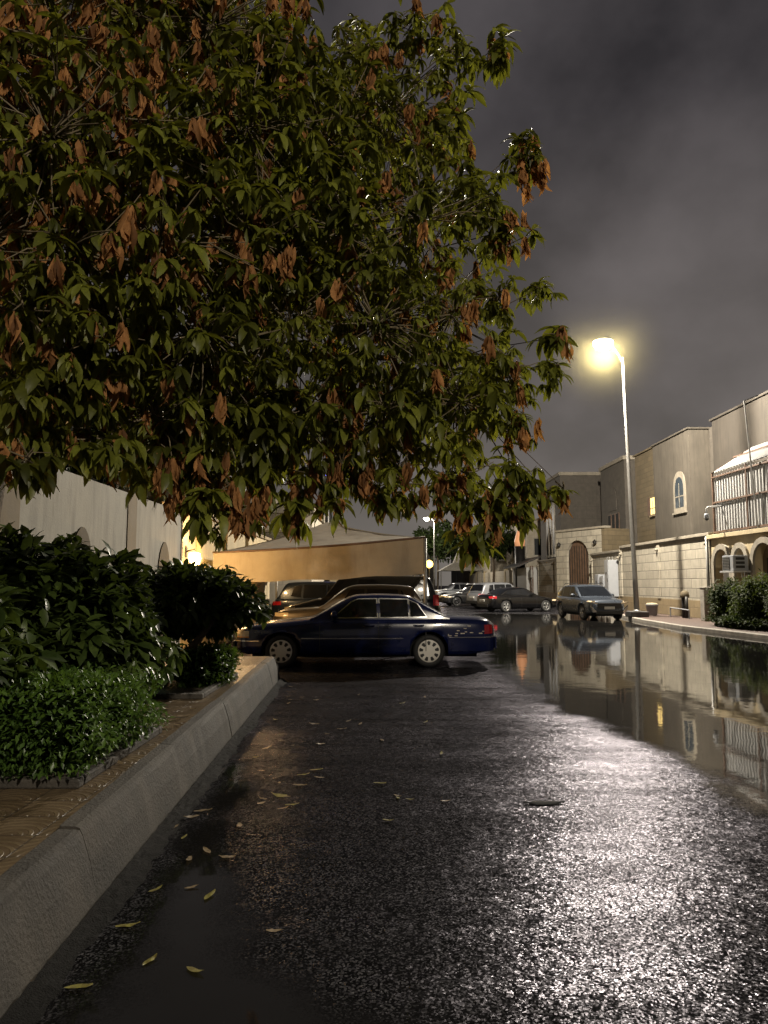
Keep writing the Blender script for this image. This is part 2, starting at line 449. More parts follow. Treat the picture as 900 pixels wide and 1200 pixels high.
kp = [(p.x, p.y) for p in kp]+[(.5,.6),(-1.10,.6),(-1.12,2.0)]+[(-1.18-.033*(y-2.2), y) for y in (4,7)]
puddle('kerbside_puddle', kp, .05, .005, water_mat('kerb water', .3), 1.6)

# left kerb: battered concrete stones with joints
KZ = .40
def kx(y): return -1.385-.0345*y            # foot of the kerb face
def kerb_left():
    b = MB(); y = -6.0
    while y < 12.9:
        y2 = min(y+rng.uniform(1.9,2.3), 13.0)
        dx = rng.uniform(-.008,.008); dz = rng.uniform(-.006,.006)
        rows = []
        ny = 14
        for i in range(ny+1):
            yy = y+.003+(y2-y-.006)*i/ny
            x = kx(yy)+dx; w = .022*mnoise.noise(Vector((yy*1.7, 3.1, 0)))+.01*mnoise.noise(Vector((yy*6.7, 1.1, 0)))
            e = .006 if i in (0, ny) else 0
            rows.append([(x+.02,yy,-.05),(x+w*.5,yy,.02),(x-.04+w-e,yy,KZ*.55+dz),(x-.085-e+w,yy,KZ-.045+dz),(x-.10-e,yy,KZ-.012+dz),(x-.13,yy,KZ+dz-e*.6),(x-.215,yy,KZ+.004+dz-e*.6),(x-.235,yy,KZ-.1)])
        b.grid(rows)
        n = len(rows[0])
        for r in (rows[0], rows[-1]): b.add(r, [tuple(range(n))])
        y = y2
    # rounded end
    rows = []
    for i in range(9):
        a = i/8*math.pi/2
        cx, cy = kx(13.0)-.22, 13.0
        def q(rad, z): return (cx+rad*math.cos(a), cy+rad*math.sin(a)*1.2, z)
        rows.append([q(.24,-.05), q(.22,.02), q(.18,KZ*.55), q(.135,KZ-.045), q(.12,KZ-.012), q(.09,KZ), q(.01,KZ+.004)])
    b.grid(rows)
    return tag(b.build('kerb', M['kerb'], smooth=False), kind='structure')
kerb_left()
# left pavement
b = MB()
b.add([(-9,-8,KZ),(kx(-8)-.21,-8,KZ),(kx(13.1)-.21,13.1,KZ),(-9,13.1,KZ),(-9,13.3,-.02),(kx(13.1)-.23,13.3,-.02)], [(0,1,2,3),(3,2,5,4)])
tag(b.build('pavement', M['paver']), kind='structure')
# rough dark asphalt fillet along the kerb foot
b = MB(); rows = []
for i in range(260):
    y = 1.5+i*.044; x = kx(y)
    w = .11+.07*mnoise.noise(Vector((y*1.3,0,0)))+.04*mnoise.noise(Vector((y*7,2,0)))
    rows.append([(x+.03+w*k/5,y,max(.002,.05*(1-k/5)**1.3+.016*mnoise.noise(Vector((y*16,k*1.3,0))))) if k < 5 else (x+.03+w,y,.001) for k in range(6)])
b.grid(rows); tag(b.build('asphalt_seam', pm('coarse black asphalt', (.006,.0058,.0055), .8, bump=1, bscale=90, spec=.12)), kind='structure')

# right pavement + kerb
b = MB(); rows = []
ys = [6+i*1.0 for i in range(80)]
for y in ys:
    x = rk(y)
    rows.append([(x,y,-.05),(x+.015,y,.11),(x+.03,y,.13),(x+.17,y,.135),(x+.175,y,.12)])
b.grid(rows); tag(b.build('kerb', M['concrete']), kind='structure')
b = MB(); rows = [[(rk(y)+.17,y,.128),(16,y,.128)] for y in ys]
b.grid(rows); tag(b.build('pavement', M['red_paver']), kind='structure')

# ------------------------------------------------------------------ camera
cam = bpy.data.cameras.new('camera'); co = bpy.data.objects.new('camera', cam); COL.objects.link(co)
co.location = (0, 0, CH); co.rotation_euler = (R(90)+TH, 0, 0)
cam.sensor_fit = 'VERTICAL'; cam.sensor_height = 36; cam.lens = F/1200*36; cam.clip_end = 2000; cam.clip_start = .05
scene.camera = co

# ------------------------------------------------------------------ world: cloudy city night
w = bpy.data.worlds.new('World'); scene.world = w; w.use_nodes = True
t = NT(w.node_tree); t.nt.nodes.clear()
tc = t.n('ShaderNodeTexCoord').outputs['Generated']
sp = t.n('ShaderNodeSeparateXYZ'); t.l(tc, sp.inputs[0])
mp = t.n('ShaderNodeMapping'); mp.inputs['Scale'].default_value = (1, 1, 1.15); mp.inputs['Location'].default_value = (.3, 0, .15); t.l(tc, mp.inputs[0])
nz = t.noise(mp.outputs[0], 2.8, 6, .5)
cl = t.ramp(nz, [(.40, 0), (.64, 1)])
up = t.ramp(sp.outputs[2], [(.0, 0), (.16, .42), (.55, 1)])
lo = t.mix(up, (.130,.116,.100), (.019,.018,.0205))
hi = t.mix(up, (.180,.162,.143), (.066,.060,.064))
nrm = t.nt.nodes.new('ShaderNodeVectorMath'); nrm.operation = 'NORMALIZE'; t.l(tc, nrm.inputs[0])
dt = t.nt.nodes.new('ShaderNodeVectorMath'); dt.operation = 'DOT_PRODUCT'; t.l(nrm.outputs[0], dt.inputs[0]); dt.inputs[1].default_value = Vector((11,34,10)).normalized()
lamp_glow = t.math('MULTIPLY', t.math('POWER', t.math('MAXIMUM', dt.outputs['Value'], 0), 14), t.math('ADD', t.math('MULTIPLY', cl, .5), .5))  # glow around the street lamp, painted into the sky colour
skyc = t.mix(1, t.mix(cl, lo, hi), t.mix(lamp_glow, (0,0,0), (.055,.047,.046)), 'ADD')
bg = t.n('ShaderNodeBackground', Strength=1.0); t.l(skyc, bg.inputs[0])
sky = t.n('ShaderNodeTexSky'); sky.sky_type = 'NISHITA'; sky.sun_disc = False; sky.sun_elevation = R(-6); sky.sun_rotation = R(60)
bg2 = t.n('ShaderNodeBackground', Strength=.05); t.l(sky.outputs[0], bg2.inputs[0])
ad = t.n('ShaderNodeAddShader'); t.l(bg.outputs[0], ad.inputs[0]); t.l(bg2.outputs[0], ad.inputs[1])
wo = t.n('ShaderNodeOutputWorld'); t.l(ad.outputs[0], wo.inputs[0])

# ------------------------------------------------------------------ lamps
def point(name, loc, power, col, size=.15, parent=None):
    l = bpy.data.lights.new(name, 'POINT'); l.energy = power; l.color = col; l.shadow_soft_size = size
    o = bpy.data.objects.new(name, l); COL.objects.link(o); o.location = loc
    if parent: o.parent = parent
    return o
def street_lamp(label, base, h, arm, power, col, lean=0., lens=.36, glow=60, group='street lamps'):
    """arm: horizontal vector of the bracket"""
    t_ = thing('street_lamp', label, 'street lamp', base, 0, group)
    b = MB(); b.box(-.42,.42,-.42,.42,0,.26); b.build('base', M['concrete'] if lens < .2 else pm('dark concrete footing', (.05,.047,.045), .8), t_, bevel=.03)
    top = Vector((lean, 0, h))
    b = MB(); b.lathe([(.19,.26),(.19,.29),(.13,.30),(.13,.33)], 16)
    pts = [Vector((lean*k, 0, .3+(h-.3)*k)) for k in [i/8 for i in range(9)]]
    b.tube(pts, [.125-.065*i/8 for i in range(9)], 14)
    b.build('pole', M['galv'], t_, smooth=True)
    av = Vector((arm[0], arm[1], .0)); L = av.length; a = av.normalized()
    b = MB(); b.tube([top-Vector((0,0,.25)), top+a*.15+Vector((0,0,.05)), top+a*(L-.35)+Vector((0,0,.30 if lens < .4 else .74))], [.05,.045,.04], 8)
    b.build('arm', M['galv'], t_, smooth=True)
    hc = top+a*L+Vector((0,0,.28 if lens < .4 else .72))
    ang = math.atan2(a.y, a.x)
    Mt = Matrix.Translation(hc) @ Matrix.Rotation(ang, 4, 'Z')
    b = MB(); b.lathe([(.02,.20),(.16,.18),(.27,.10),(.30,0),(.29,-.03)], 18, Mt @ Matrix.Diagonal((1.5,.9,1,1)))
    hd = b.build('lamp_head', M['galv'], t_, smooth=True)
    b = MB(); b.lathe([(lens,-.02),(lens*.97,-lens*.35),(lens*.7,-lens*.75),(lens*.3,-lens*.98),(.001,-lens*1.02)], 20, Mt)
    b.build('lens', emis('lamp lens glow', col, glow), hd, smooth=True)
    p = point('lamp_light', hc+Vector((0,0,-lens*1.02-.16)), power, col, .14, t_)
    return t_
LA = (11.75, 34.0, .13)
street_lamp('tall grey street lamp with a bright yellow-white light on the right pavement', LA, 12.35, (-1.0,-.25), 34000, (1.0,.90,.74), lean=-.28, lens=.46)
def halo(name, c, rad, dens):  # scattering ball added around a lamp to imitate its glare
    b = MB(); b.lathe([(.001,-rad)]+[(rad*math.sin(math.pi*i/16), -rad*math.cos(math.pi*i/16)) for i in range(1,16)]+[(.001,rad)], 24)
    m = bpy.data.materials.new('drizzle haze'); m.use_nodes = True; t = NT(m.node_tree); t.nt.nodes.clear()
    o = t.n('ShaderNodeOutputMaterial'); v = t.n('ShaderNodeVolumePrincipled')
    tc = t.n('ShaderNodeTexCoord').outputs['Object']
    ln = t.nt.nodes.new('ShaderNodeVectorMath'); ln.operation = 'LENGTH'; t.l(tc, ln.inputs[0])
    k = t.math('SUBTRACT', 1, t.math('DIVIDE', ln.outputs['Value'], rad), clamp=True)
    t.l(t.math('MULTIPLY', t.math('POWER', k, 2.6), dens), v.inputs['Density']); v.inputs['Color'].default_value = (1,.88,.42,1); v.inputs['Anisotropy'].default_value = .3
    t.l(v.outputs[0], o.inputs['Volume'])
    ob = b.build(name, m); ob.location = c
    return tag(ob, 'faint drizzle haze glowing around the lit street lamp' if rad > 2 else 'faint haze glowing around the wall lamp', 'halo', kind='stuff')
halo('halo', Vector((LA[0]-1.25, LA[1]-.25, 12.8)), 3.6, .0048)
halo('halo', Vector((-4.2, 16.25, 2.25)), 1.1, .02)
fl = G(508, 706)
street_lamp('small distant street lamp glowing white beside the canopy, far down the street', (6.1, 88, 0), 9.3, (-.9,-.2), 4500, (1,.9,.75), lens=.399, glow=60)
street_lamp('street lamp standing behind the viewpoint on the right side of the street', (6.5,-9,0), 11.0, (-1.4,.3), 7500, (1.0,.88,.70), lens=.3, glow=50)

# ------------------------------------------------------------------ car builder (front at local -x, wheels on z=0)
def lerp_list(lst, x):
    if x <= lst[0][0]: return lst[0][1]
    for (a, za), (b_, zb) in zip(lst, lst[1:]):
        if x <= b_: return za+(zb-za)*(x-a)/(b_-a+1e-9)
    return lst[-1][1]
def smooth_fn(lst, wd):
    def f(x):
        return sum(lerp_list(lst, x+wd*k/4) for k in range(-4, 5))/9
    return f
class Car: pass
def make_car(label, cat, loc, rz, sp, paint, rim='rim_dark', style='sedan', group=None):
    L, W, wr = sp['L'], sp['W'], sp['wr']
    deck = smooth_fn(sp['deck'], .07); roof = smooth_fn(sp['roof'], .10)
    xf, xr = sp['xf'], sp['xr']; sill = sp.get('sill', .24); ra = wr+sp.get('gap', .055)
    root = thing(sp['name'], label, cat, loc, rz, group)
    X = lambda x: x-L/2
    def hw(x):
        tt = abs(2*x/L-1); w_ = W/2*(1-.05*tt**3-.05*tt**8)
        d = min(x, L-x); e = sp.get('corner', .28)
        if d < e: w_ *= 1-.20*(1-d/e)**2.2
        return w_
    def zbot(x):
        z = sill
        d0 = x; d1 = L-x
        if d0 < .5: z += .05*(1-d0/.5)
        if d1 < .6: z += .08*(1-d1/.6)
        for xa in (xf, xr):
            dx = abs(x-xa)
            if dx <= ra: z = max(z, wr+math.sqrt(max(0, ra*ra-dx*dx)))
        return z
    prof = [(.90,-.001),(.945,0.),(.975,.10),(.995,.30),(1.0,.50),(.992,.70),(.978,.84),(.95,.94),(.90,.985)]
    def bz(x, fr): 
        zs = deck(x); return sill+(zs-sill)*fr
    def body_y(x, z):
        zs = deck(x); fr = (z-sill)/(zs-sill)
        for (ya, fa), (yb, fb) in zip(prof[1:], prof[2:]):
            if fr <= fb: return hw(x)*(ya+(yb-ya)*max(0, (fr-fa))/(fb-fa))
        return hw(x)*.90
    xs = set(L*i/64 for i in range(65))
    for e in (.01,.025,.05,.08,.12,.17): xs |= {e, L-e}
    for xa in (xf, xr):
        xs = {x for x in xs if abs(x-xa) > ra+.012}
        for k in range(25): xs.add(xa-ra*math.cos(math.pi*k/24))
        xs |= {xa-ra-.004, xa+ra+.004}
    xs = sorted(xs)
    def section(x):
        w_ = hw(x); zb = zbot(x); zs = deck(x); cr = sp.get('crown', .035)
        half = [(w_*yy, max(zb, bz(x, fr))) for yy, fr in prof]
        half += [(w_*.80, zs+cr*.35), (w_*.5, zs+cr*.8), (w_*.2, zs+cr)]
        half = [(y, max(z, zb)) for y, z in half]
        return [Vector((X(x), -y, z)) for y, z in half]+[Vector((X(x), y, z)) for y, z in reversed(half)]
    rows = [section(x) for x in xs]
    b = MB(); b.grid(rows); n = len(rows[0])
    # bulged ends
    for r, sx in ((rows[0], -1), (rows[-1], 1)):
        mid = [Vector((v.x+sx*.03, v.y*.86, (v.z-.5)*.93+.5)) for v in r]
        b.grid([r, mid]) ; b.add(mid, [tuple(range(n))])
    body = b.build('body', paint, root, smooth=True, merge=True)
    b = MB(); b.box(X(.35), X(L-.35), -W/2+.26, W/2-.26, .2, .62); b.box(X(xf+ra+.06), X(xr-ra-.06), -W/2+.13, W/2-.13, .2, .5)
    b.build('underbody', M['underbody'], root)
    # greenhouse
    tb = sp.get('tumble', .30); rx0, rx1 = sp['roof'][0][0], sp['roof'][-1][0]
    def gh_wb(x): return hw(x)*.905
    def gh_y(x, z): return gh_wb(x)-tb*(z-deck(x))*.5-tb*max(0, z-deck(x))**2*.5
    def gh_top(x, yf):      # yf in -1..1
        zt = max(roof(x), deck(x)+.005)
        return zt+.035*(1-yf*yf)
    gx = [rx0+(rx1-rx0)*i/48 for i in range(49)]
    rows = []
    for x in gx:
        zb = deck(x)-.02; zt = max(roof(x), deck(x)+.005); H = zt-zb
        half = [(gh_y(x, zb+H*k), zb+H*k) for k in (0,.3,.6,.85)]
        yt = gh_y(x, zt)
        half += [(yt-.01*min(1,H*3), zb+H*.94), (yt-.05*min(1,H*3), zt+.002), (yt*.7, gh_top(x,.7)), (yt*.35, gh_top(x,.35))]
        rows.append([Vector((X(x), -y, z)) for y, z in half]+[Vector((X(x),0,gh_top(x,0)))]+[Vector((X(x), y, z)) for y, z in reversed(half)])
    b = MB(); b.grid(rows); b.build('roof', paint, root, smooth=True)
    # windscreen, rear window (patches on the sloping ends)
    def top_patch(x0, x1, inset, off=.008):
        rows = []
        for i in range(13):
            x = x0+(x1-x0)*i/12; zt = max(roof(x), deck(x)+.005); yt = gh_y(x, zt)-inset
            dzdx = (roof(x+.03)-roof(x-.03))/.06; nl = math.sqrt(1+dzdx*dzdx)
            rows.append([Vector((X(x)-dzdx/nl*off, yt*k/6, gh_top(x, k/6)+off/nl)) for k in range(-6, 7)])
        return MB().grid(rows)
    top_patch(*sp['ws'], .09).build('windscreen', M['car_glass'], root, smooth=True)
    top_patch(*sp['rw'], .10).build('rear_window', M['car_glass'], root, smooth=True)
    def side_poly(poly, off, side):
        vs = [Vector((X(x), side*(gh_y(x, z)+off), z)) for x, z in poly]
        return vs
    for poly in sp['glass']:
        cx = sum(p[0] for p in poly)/len(poly); cz = sum(p[1] for p in poly)/len(poly)
        for side in (-1, 1):
            if sp.get('trim'):
                big = [(cx+(x-cx)*1.045+(.012 if x > cx else -.012), cz+(z-cz)*1.07+(.008 if z > cz else -.008)) for x, z in poly]
                MB().add(side_poly(big, .006, side), [tuple(range(len(big)))]).build('window_trim', M[sp['trim']], root)
            MB().add(side_poly(poly, .011, side), [tuple(range(len(poly)))]).build('window', M['car_glass'], root)
    def side_patch(x0, x1, z0, z1, off, side, nx=10, nz=3):
        rows = [[Vector((X(x0+(x1-x0)*i/nx), side*(body_y(x0+(x1-x0)*i/nx, z0+(z1-z0)*j/nz)+off), z0+(z1-z0)*j/nz)) for j in range(nz+1)] for i in range(nx+1)]
        return MB().grid(rows)
    def end_box(x, y0, y1, z0, z1, d=.02):
        return MB().box(X(x)-d, X(x)+d, y0, y1, z0, z1)
    for side in (-1, 1):
        for (x0, x1, z0, z1, mt, nm) in sp.get('side_bits', []):
            side_patch(x0, x1, z0, z1, .012, side).build(nm, M[mt] if isinstance(mt, str) else mt, root, smooth=True)
        for xs_ in sp.get('seams', []):
            side_patch(xs_, xs_+.012, sill+.08, deck(xs_)-.06, .003, side, 1, 6).build('door_seam', M['black_plastic'], root)
        for xh in sp.get('handles', []):
            zh = deck(xh)-.14
            b = MB(); yb = body_y(xh, zh)
            b.tube([(X(xh-.10), side*(yb-.005), zh),(X(xh-.08), side*(yb+.03), zh),(X(xh+.08), side*(yb+.03), zh),(X(xh+.10), side*(yb-.005), zh)], .016, 6)
            b.build('door_handle', sp.get('handle_mat', paint), root, smooth=True)
        mx = sp['mirror']; zm = deck(mx)+.06; ym = gh_wb(mx)
        b = MB(); b.lathe([(.02,-.11),(.075,-.10),(.095,-.03),(.095,.05),(.07,.09),(.01,.10)], 12,
            Matrix.Translation((X(mx), side*(ym+.12), zm+.03)) @ Matrix.Rotation(R(90), 4, 'X') @ Matrix.Diagonal((.75,.8,1,1)))
        b.tube([(X(mx), side*(ym-.02), zm-.03),(X(mx), side*(ym+.08), zm)], .025, 6)
        b.build('mirror', sp.get('mirror_mat', paint), root, smooth=True)
    for (end, y0, y1, z0, z1, mt, nm) in sp.get('end_bits', []):
        x = -.035 if end == 'f' else L+.035
        end_box(x, y0, y1, z0, z1, .034 if nm == 'number_plate' else .022).build(nm, M[mt] if isinstance(mt, str) else mt, root, bevel=.008)
    
    # wheels
    def wheel(xa, side):
        ww = .21 if W > 1.9 else .2; cy = side*(W/2-.035-ww/2)
        Mw = Matrix.Translation((X(xa), cy, wr)) @ Matrix.Rotation(R(-90*side), 4, 'X')
        b = MB(); rr = wr
        b.lathe([(rr*.64,-ww/2),(rr*.9,-ww/2),(rr*.98,-ww*.36),(rr,-ww*.2),(rr,ww*.2),(rr*.98,ww*.36),(rr*.92,ww/2),(rr*.70,ww/2),(rr*.66,ww*.42)], 36, Mw, cap=False)
        ty = b.build('wheel', M['tyre'], root, smooth=True)
        b = MB()
        if sp.get('cover'):
            b.lathe([(rr*.70,ww*.40),(rr*.70,ww*.47),(rr*.60,ww*.50),(rr*.30,ww*.53),(rr*.12,ww*.55),(.001,ww*.56)], 36, Mw)
            rm = b.build('rim', M[rim], ty, smooth=True)
            for k in range(9):
                b = MB()
                a = 2*math.pi*k/9+.2
                c, s_ = math.cos(a), math.sin(a)
                q = [(.37,-.06),(.57,-.115),(.62,0),(.57,.115),(.37,.06)]
                zz = [.535,.517,.512,.517,.535]
                vs = [Mw @ Vector((rr*(p*c-q_*s_), rr*(p*s_+q_*c), ww*z_)) for (p, q_), z_ in zip(q, zz)]
                b.add(vs, [(0,1,2,3,4)])
                b.build('slot', M['black_plastic'], rm)
        else:
            b.lathe([(rr*.70,ww*.44),(rr*.67,ww*.48),(rr*.62,ww*.46),(rr*.62,ww*.1)], 32, Mw, cap=False)
            for k in range(5):
                for da in (-.16, .16):
                    a = 2*math.pi*k/5+.3+da; a0 = 2*math.pi*k/5+.3+da*.4
                    p0 = Mw @ Vector((rr*.1*math.cos(a0), rr*.1*math.sin(a0), ww*.42)); p1 = Mw @ Vector((rr*.64*math.cos(a), rr*.64*math.sin(a), ww*.42))
                    b.tube([p0, p1], [rr*.055, rr*.045], 6)
            b.lathe([(rr*.14,ww*.30),(rr*.14,ww*.46),(.001,ww*.47)], 14, Mw)
            rm = b.build('rim', M[rim], ty, smooth=True)
            MB().lathe([(rr*.62,ww*.12),(.001,ww*.12)], 24, Mw).build('brake_disc', M['underbody'], rm)
    for xa in (xf, xr):
        for side in (-1, 1): wheel(xa, side)
    c = Car(); c.root = root; c.side_patch = side_patch; c.X = X; c.deck = deck; c.roof = roof; c.gh_y = gh_y; c.body_y = body_y; c.hw = hw
    return c

def carpaint(name, col, rough=.25, metal=.3, flake=0.):
    m, t, b, o = newmat(name)
    tc = t.n('ShaderNodeTexCoord').outputs['Object']
    nz = t.noise(tc, 5, 5, .6)
    t.l(t.mix(nz, tuple(c*.8 for c in col), tuple(c*1.15 for c in col)), b.inputs['Base Color'])
    b.inputs['Metallic'].default_value = metal
    t.l(t.math('ADD', t.math('MULTIPLY', t.noise(tc, 2.5, 6, .7), .12), rough-.06), b.inputs['Roughness'])
    b.inputs['Coat Weight'].default_value = .6; b.inputs['Specular IOR Level'].default_value = .35; b.inputs['Coat Roughness'].default_value = .06
    vo = t.n('ShaderNodeTexVoronoi', Scale=70.); t.l(tc, vo.inputs['Vector'])      # rain drops
    bn = t.n('ShaderNodeBump', Strength=.06, Distance=.004); t.l(t.ramp(vo.outputs['Distance'], [(.0,1),(.35,0)]), bn.inputs['Height'])
    t.l(bn.outputs[0], b.inputs['Normal'])
    return m
navy = carpaint('navy paint', (.004,.008,.046), .2, .0)
black = carpaint('black paint', (.003,.003,.0035), .22, .0)
bluegrey = carpaint('dark blue paint', (.012,.02,.036), .3, .4)
gold = carpaint('gold reflection paint', (.085,.068,.048), .35, .4)  # golden reflection on the bonnet, put into the whole paint colour
silver = carpaint('silver paint', (.25,.26,.28), .35, .5)
grey = carpaint('blue grey paint', (.045,.055,.072), .28, .45)
charcoal = carpaint('charcoal paint', (.010,.010,.011), .3, .1)

# --- navy full-size sedan
L = 5.28
sp = dict(name='parked_car', L=L, W=1.96, wr=.33, xf=.95, xr=3.93, sill=.25, corner=.30, tumble=.42, gap=.06,
    deck=[(0,.70),(.06,.765),(.3,.83),(1.55,.955),(1.75,.97),(3.95,.985),(4.15,.99),(5.0,.965),(5.2,.93),(5.28,.84)],
    roof=[(1.52,.95),(1.62,1.0),(2.28,1.375),(2.45,1.425),(2.9,1.44),(3.35,1.425),(3.6,1.39),(4.25,1.03),(4.36,.985)],
    ws=(1.64,2.32), rw=(3.62,4.24), trim='chrome',
    glass=[[(2.0,1.005),(2.88,1.01),(2.86,1.37),(2.50,1.365),(2.36,1.305)],[(2.95,1.01),(3.52,1.015),(3.50,1.36),(2.93,1.37)],[(3.56,1.015),(3.88,1.02),(3.70,1.27),(3.54,1.345)]],
    seams=[1.72,2.90,3.86], handles=[2.72,3.72], mirror=2.02, cover=True,
    side_bits=[(1.35,3.40,.575,.598,'chrome','side_moulding'),(.03,.30,.62,.735,'clear_lens','headlight'),(.04,.30,.60,.625,'amber_lens','turn_signal'),
               (0.02,.5,.525,.545,'chrome','bumper_strip'),(L-.22,L-.03,.67,.85,'red_lens','tail_light'),(L-.95,L-.02,.595,.612,'chrome','bumper_strip')],
    end_bits=[('f',-.5,.5,.56,.74,'chrome','grille'),('f',-.72,.72,.40,.52,'black_plastic','front_bumper'),('r',-.74,.74,.36,.60,navy,'rear_bumper'),('r',-.26,.26,.68,.80,'plate','number_plate')])
crown = make_car('dark navy old sedan parked side-on across the road with cream wheel covers', 'car', (-.40, 15.75, 0), R(1.2), sp, navy, 'rim_cream')
# rear bumper side and small pale patches on rear wing
for side in (-1, 1):
    crown.side_patch(L-.90, L-.005, .33, .59, .03, side, 12, 4).build('bumper_side', navy, crown.root, smooth=True)
patch_mat = pm('pale patch colour', (.50,.44,.36), .6, var=.3, scale=30)
r2 = random.Random(3)
for i in range(13):
    x = L-1.02+r2.uniform(0,.78); z = .66+r2.gauss(0,.035) if i < 10 else .62+r2.uniform(0,.22)
    l_ = r2.uniform(.02,.09); h_ = r2.uniform(.008,.022)
    for side in (-1, 1): crown.side_patch(x, x+l_, z, z+h_, .006, side, 2, 1).build('pale_patch', patch_mat, crown.root)
b = MB(); b.tube([(crown.X(4.4),0,1.0),(crown.X(4.43),0,1.12)], .006, 5); b.build('aerial', M['black_plastic'], crown.root)

def suv_spec(L, W, H, wr=.36, name='parked_suv', square=False, belt=1.02):
    rr = L-.10 if square else L-.22
    s = dict(name=name, L=L, W=W, wr=wr, xf=.92, xr=L-.98, sill=.30, corner=.34, tumble=.30 if not square else .18,
        deck=[(0,.74),(.05,.86),(.25,.94),(1.15,belt),(1.4,belt+.01),(L-.5,belt+.03),(L-.1,belt+.02),(L,.90)],
        roof=[(1.22,belt),(1.32,belt+.05),(1.98 if not square else 1.85,H-.10),(2.25,H-.04),(2.9,H-.03),(L-.9,H-.05),(L-.5,H-.10),(rr-.05,belt+.12),(rr+.03,belt)] if not square else
             [(1.30,belt),(1.38,belt+.05),(1.88,H-.10),(2.1,H-.04),(3.0,H-.02),(L-.5,H-.04),(L-.26,H-.10),(rr-.03,belt+.1),(rr+.02,belt)],
        ws=(1.34,1.98 if not square else 1.86), rw=(L-.48 if not square else L-.25, rr-.06),
        glass=[[(1.78,belt+.05),(2.5,belt+.05),(2.48,H-.13),(2.08,H-.14)],[(2.56,belt+.05),(3.42,belt+.06),(3.38,H-.14),(2.54,H-.13)],[(3.50,belt+.07),(L-.72 if not square else L-.35,belt+.12),(L-.85 if not square else L-.42,H-.20 if not square else H-.16),(3.46,H-.15)]],
        seams=[1.52,2.52,3.46], handles=[2.36,3.28], mirror=1.80,
        side_bits=[(.04,.42,.80,.90,'clear_lens','headlight'),(L-.36,L-.03,.86,1.0,'red_lens','tail_light')],
        end_bits=[('f',-.55,.55,.48,.74,'black_plastic','grille'),('f',-.24,.24,.50,.60,'plate','number_plate'),('r',-.26,.26,.72,.84,'plate','number_plate'),('r',-.70,.70,.40,.56,'black_plastic','rear_bumper')])
    return s
# cars under the canopy
sp = suv_spec(4.35,1.82,1.66, belt=1.0)
make_car('crossover with a golden reflection in its paint colour, behind the navy sedan, nose to the left', 'car', (-.85, 20.6, 0), R(2), sp, gold, 'rim_silver')
sp = suv_spec(5.25,2.0,1.95,.39, square=True, belt=1.15)
sp['side_bits'][1] = (sp['L']-.22, sp['L']-.02, .95, 1.30, 'red_lens', 'tail_light')
make_car('large black square-backed van with a red tail lamp under the canopy', 'van', (-.75, 25.2, 0), R(-1), sp, black)
sp = suv_spec(4.6,1.88,1.76,.37, belt=1.08)
make_car('dark blue suv under the canopy, its tail towards the villa wall', 'suv', (-2.0, 28.6, 0), R(183), sp, bluegrey)

def sedan_spec(L=4.75, W=1.84, H=1.45, belt=.93, name='parked_car'):
    return dict(name=name, L=L, W=W, wr=.34, xf=.92, xr=L-1.05, sill=.22, corner=.36, tumble=.42,
        deck=[(0,.62),(.06,.72),(.35,.78),(1.3,belt-.02),(1.5,belt),(L-1.2,belt+.04),(L-.5,belt+.08),(L-.12,belt+.06),(L,.82)],
        roof=[(1.35,belt-.03),(1.45,belt+.02),(2.15,H-.10),(2.4,H-.045),(2.8,H-.035),(3.2,H-.06),(3.55,H-.14),(L-.75,belt+.1),(L-.58,belt+.06)],
        ws=(1.48,2.18), rw=(3.5,L-.74),
        glass=[[(1.95,belt+.05),(2.62,belt+.06),(2.60,H-.12),(2.32,H-.13)],[(2.68,belt+.06),(3.35,belt+.09),(3.30,H-.17),(2.66,H-.12)],[(3.41,belt+.10),(3.72,belt+.13),(3.45,H-.20),(3.38,H-.18)]],
        seams=[1.6,2.65,3.5], handles=[2.5,3.36], mirror=1.92,
        side_bits=[(.04,.5,.64,.72,'clear_lens','headlight'),(L-.42,L-.03,.80,.93,'red_lens','tail_light')],
        end_bits=[('f',-.5,.5,.42,.60,'black_plastic','grille'),('r',-.26,.26,.62,.74,'plate','number_plate'),('r',-.62,.62,.30,.46,'black_plastic','rear_bumper')])
make_car('black saloon parked nose-in by the stone wall, red tail lamp showing', 'car', (7.95, 43.6, 0), R(203), sedan_spec(), black, 'rim_silver')
sp = suv_spec(4.6,1.86,1.74,.36, belt=1.0); sp['side_bits'][1] = (4.6-.36, 4.57, .80, 1.0, 'red_lens', 'tail_light')
make_car('silver suv parked behind the black saloon, tail to the street', 'suv', (7.75, 48.2, 0), R(207), sp, silver, 'rim_silver')
make_car('dark saloon far down the street, front end left of the silver suv', 'car', (6.5, 54.5, 0), R(14), sedan_spec(4.7,1.82,1.46), charcoal)
# grey crossover facing the camera
L = 4.6
sp = suv_spec(L,1.88,1.66,.365, belt=.98)
sp['side_bits'] = [(.02,.40,.845,.895,'clear_lens','headlight'),(L-.36,L-.03,.86,.98,'red_lens','tail_light'),(1.4,3.4,.34,.42,'black_plastic','side_cladding')]
sp['glass'][2] = [(3.50,1.06),(3.86,1.12),(3.62,1.47),(3.46,1.50)]
sp['end_bits'] = [('f',-.56,.56,.56,.80,'black_plastic','grille'),('f',-.24,.24,.52,.64,'plate','number_plate'),('f',-.62,.62,.30,.44,'black_plastic','lower_grille'),('r',-.26,.26,.72,.84,'plate','number_plate')]
sp['corner']=.48; sp['deck']=[(0,.66),(.05,.84),(.25,.92),(1.1,1.0),(1.35,1.02),(L-.5,1.07),(L-.1,1.05),(L,.9)]; sp['roof']=[(1.15,.99),(1.28,1.05),(2.0,1.50),(2.3,1.58),(2.8,1.60),(3.4,1.56),(3.8,1.48),(4.3,1.2),(4.42,1.05)]; sp['ws']=(1.30,2.02); sp['rw']=(3.85,4.32)
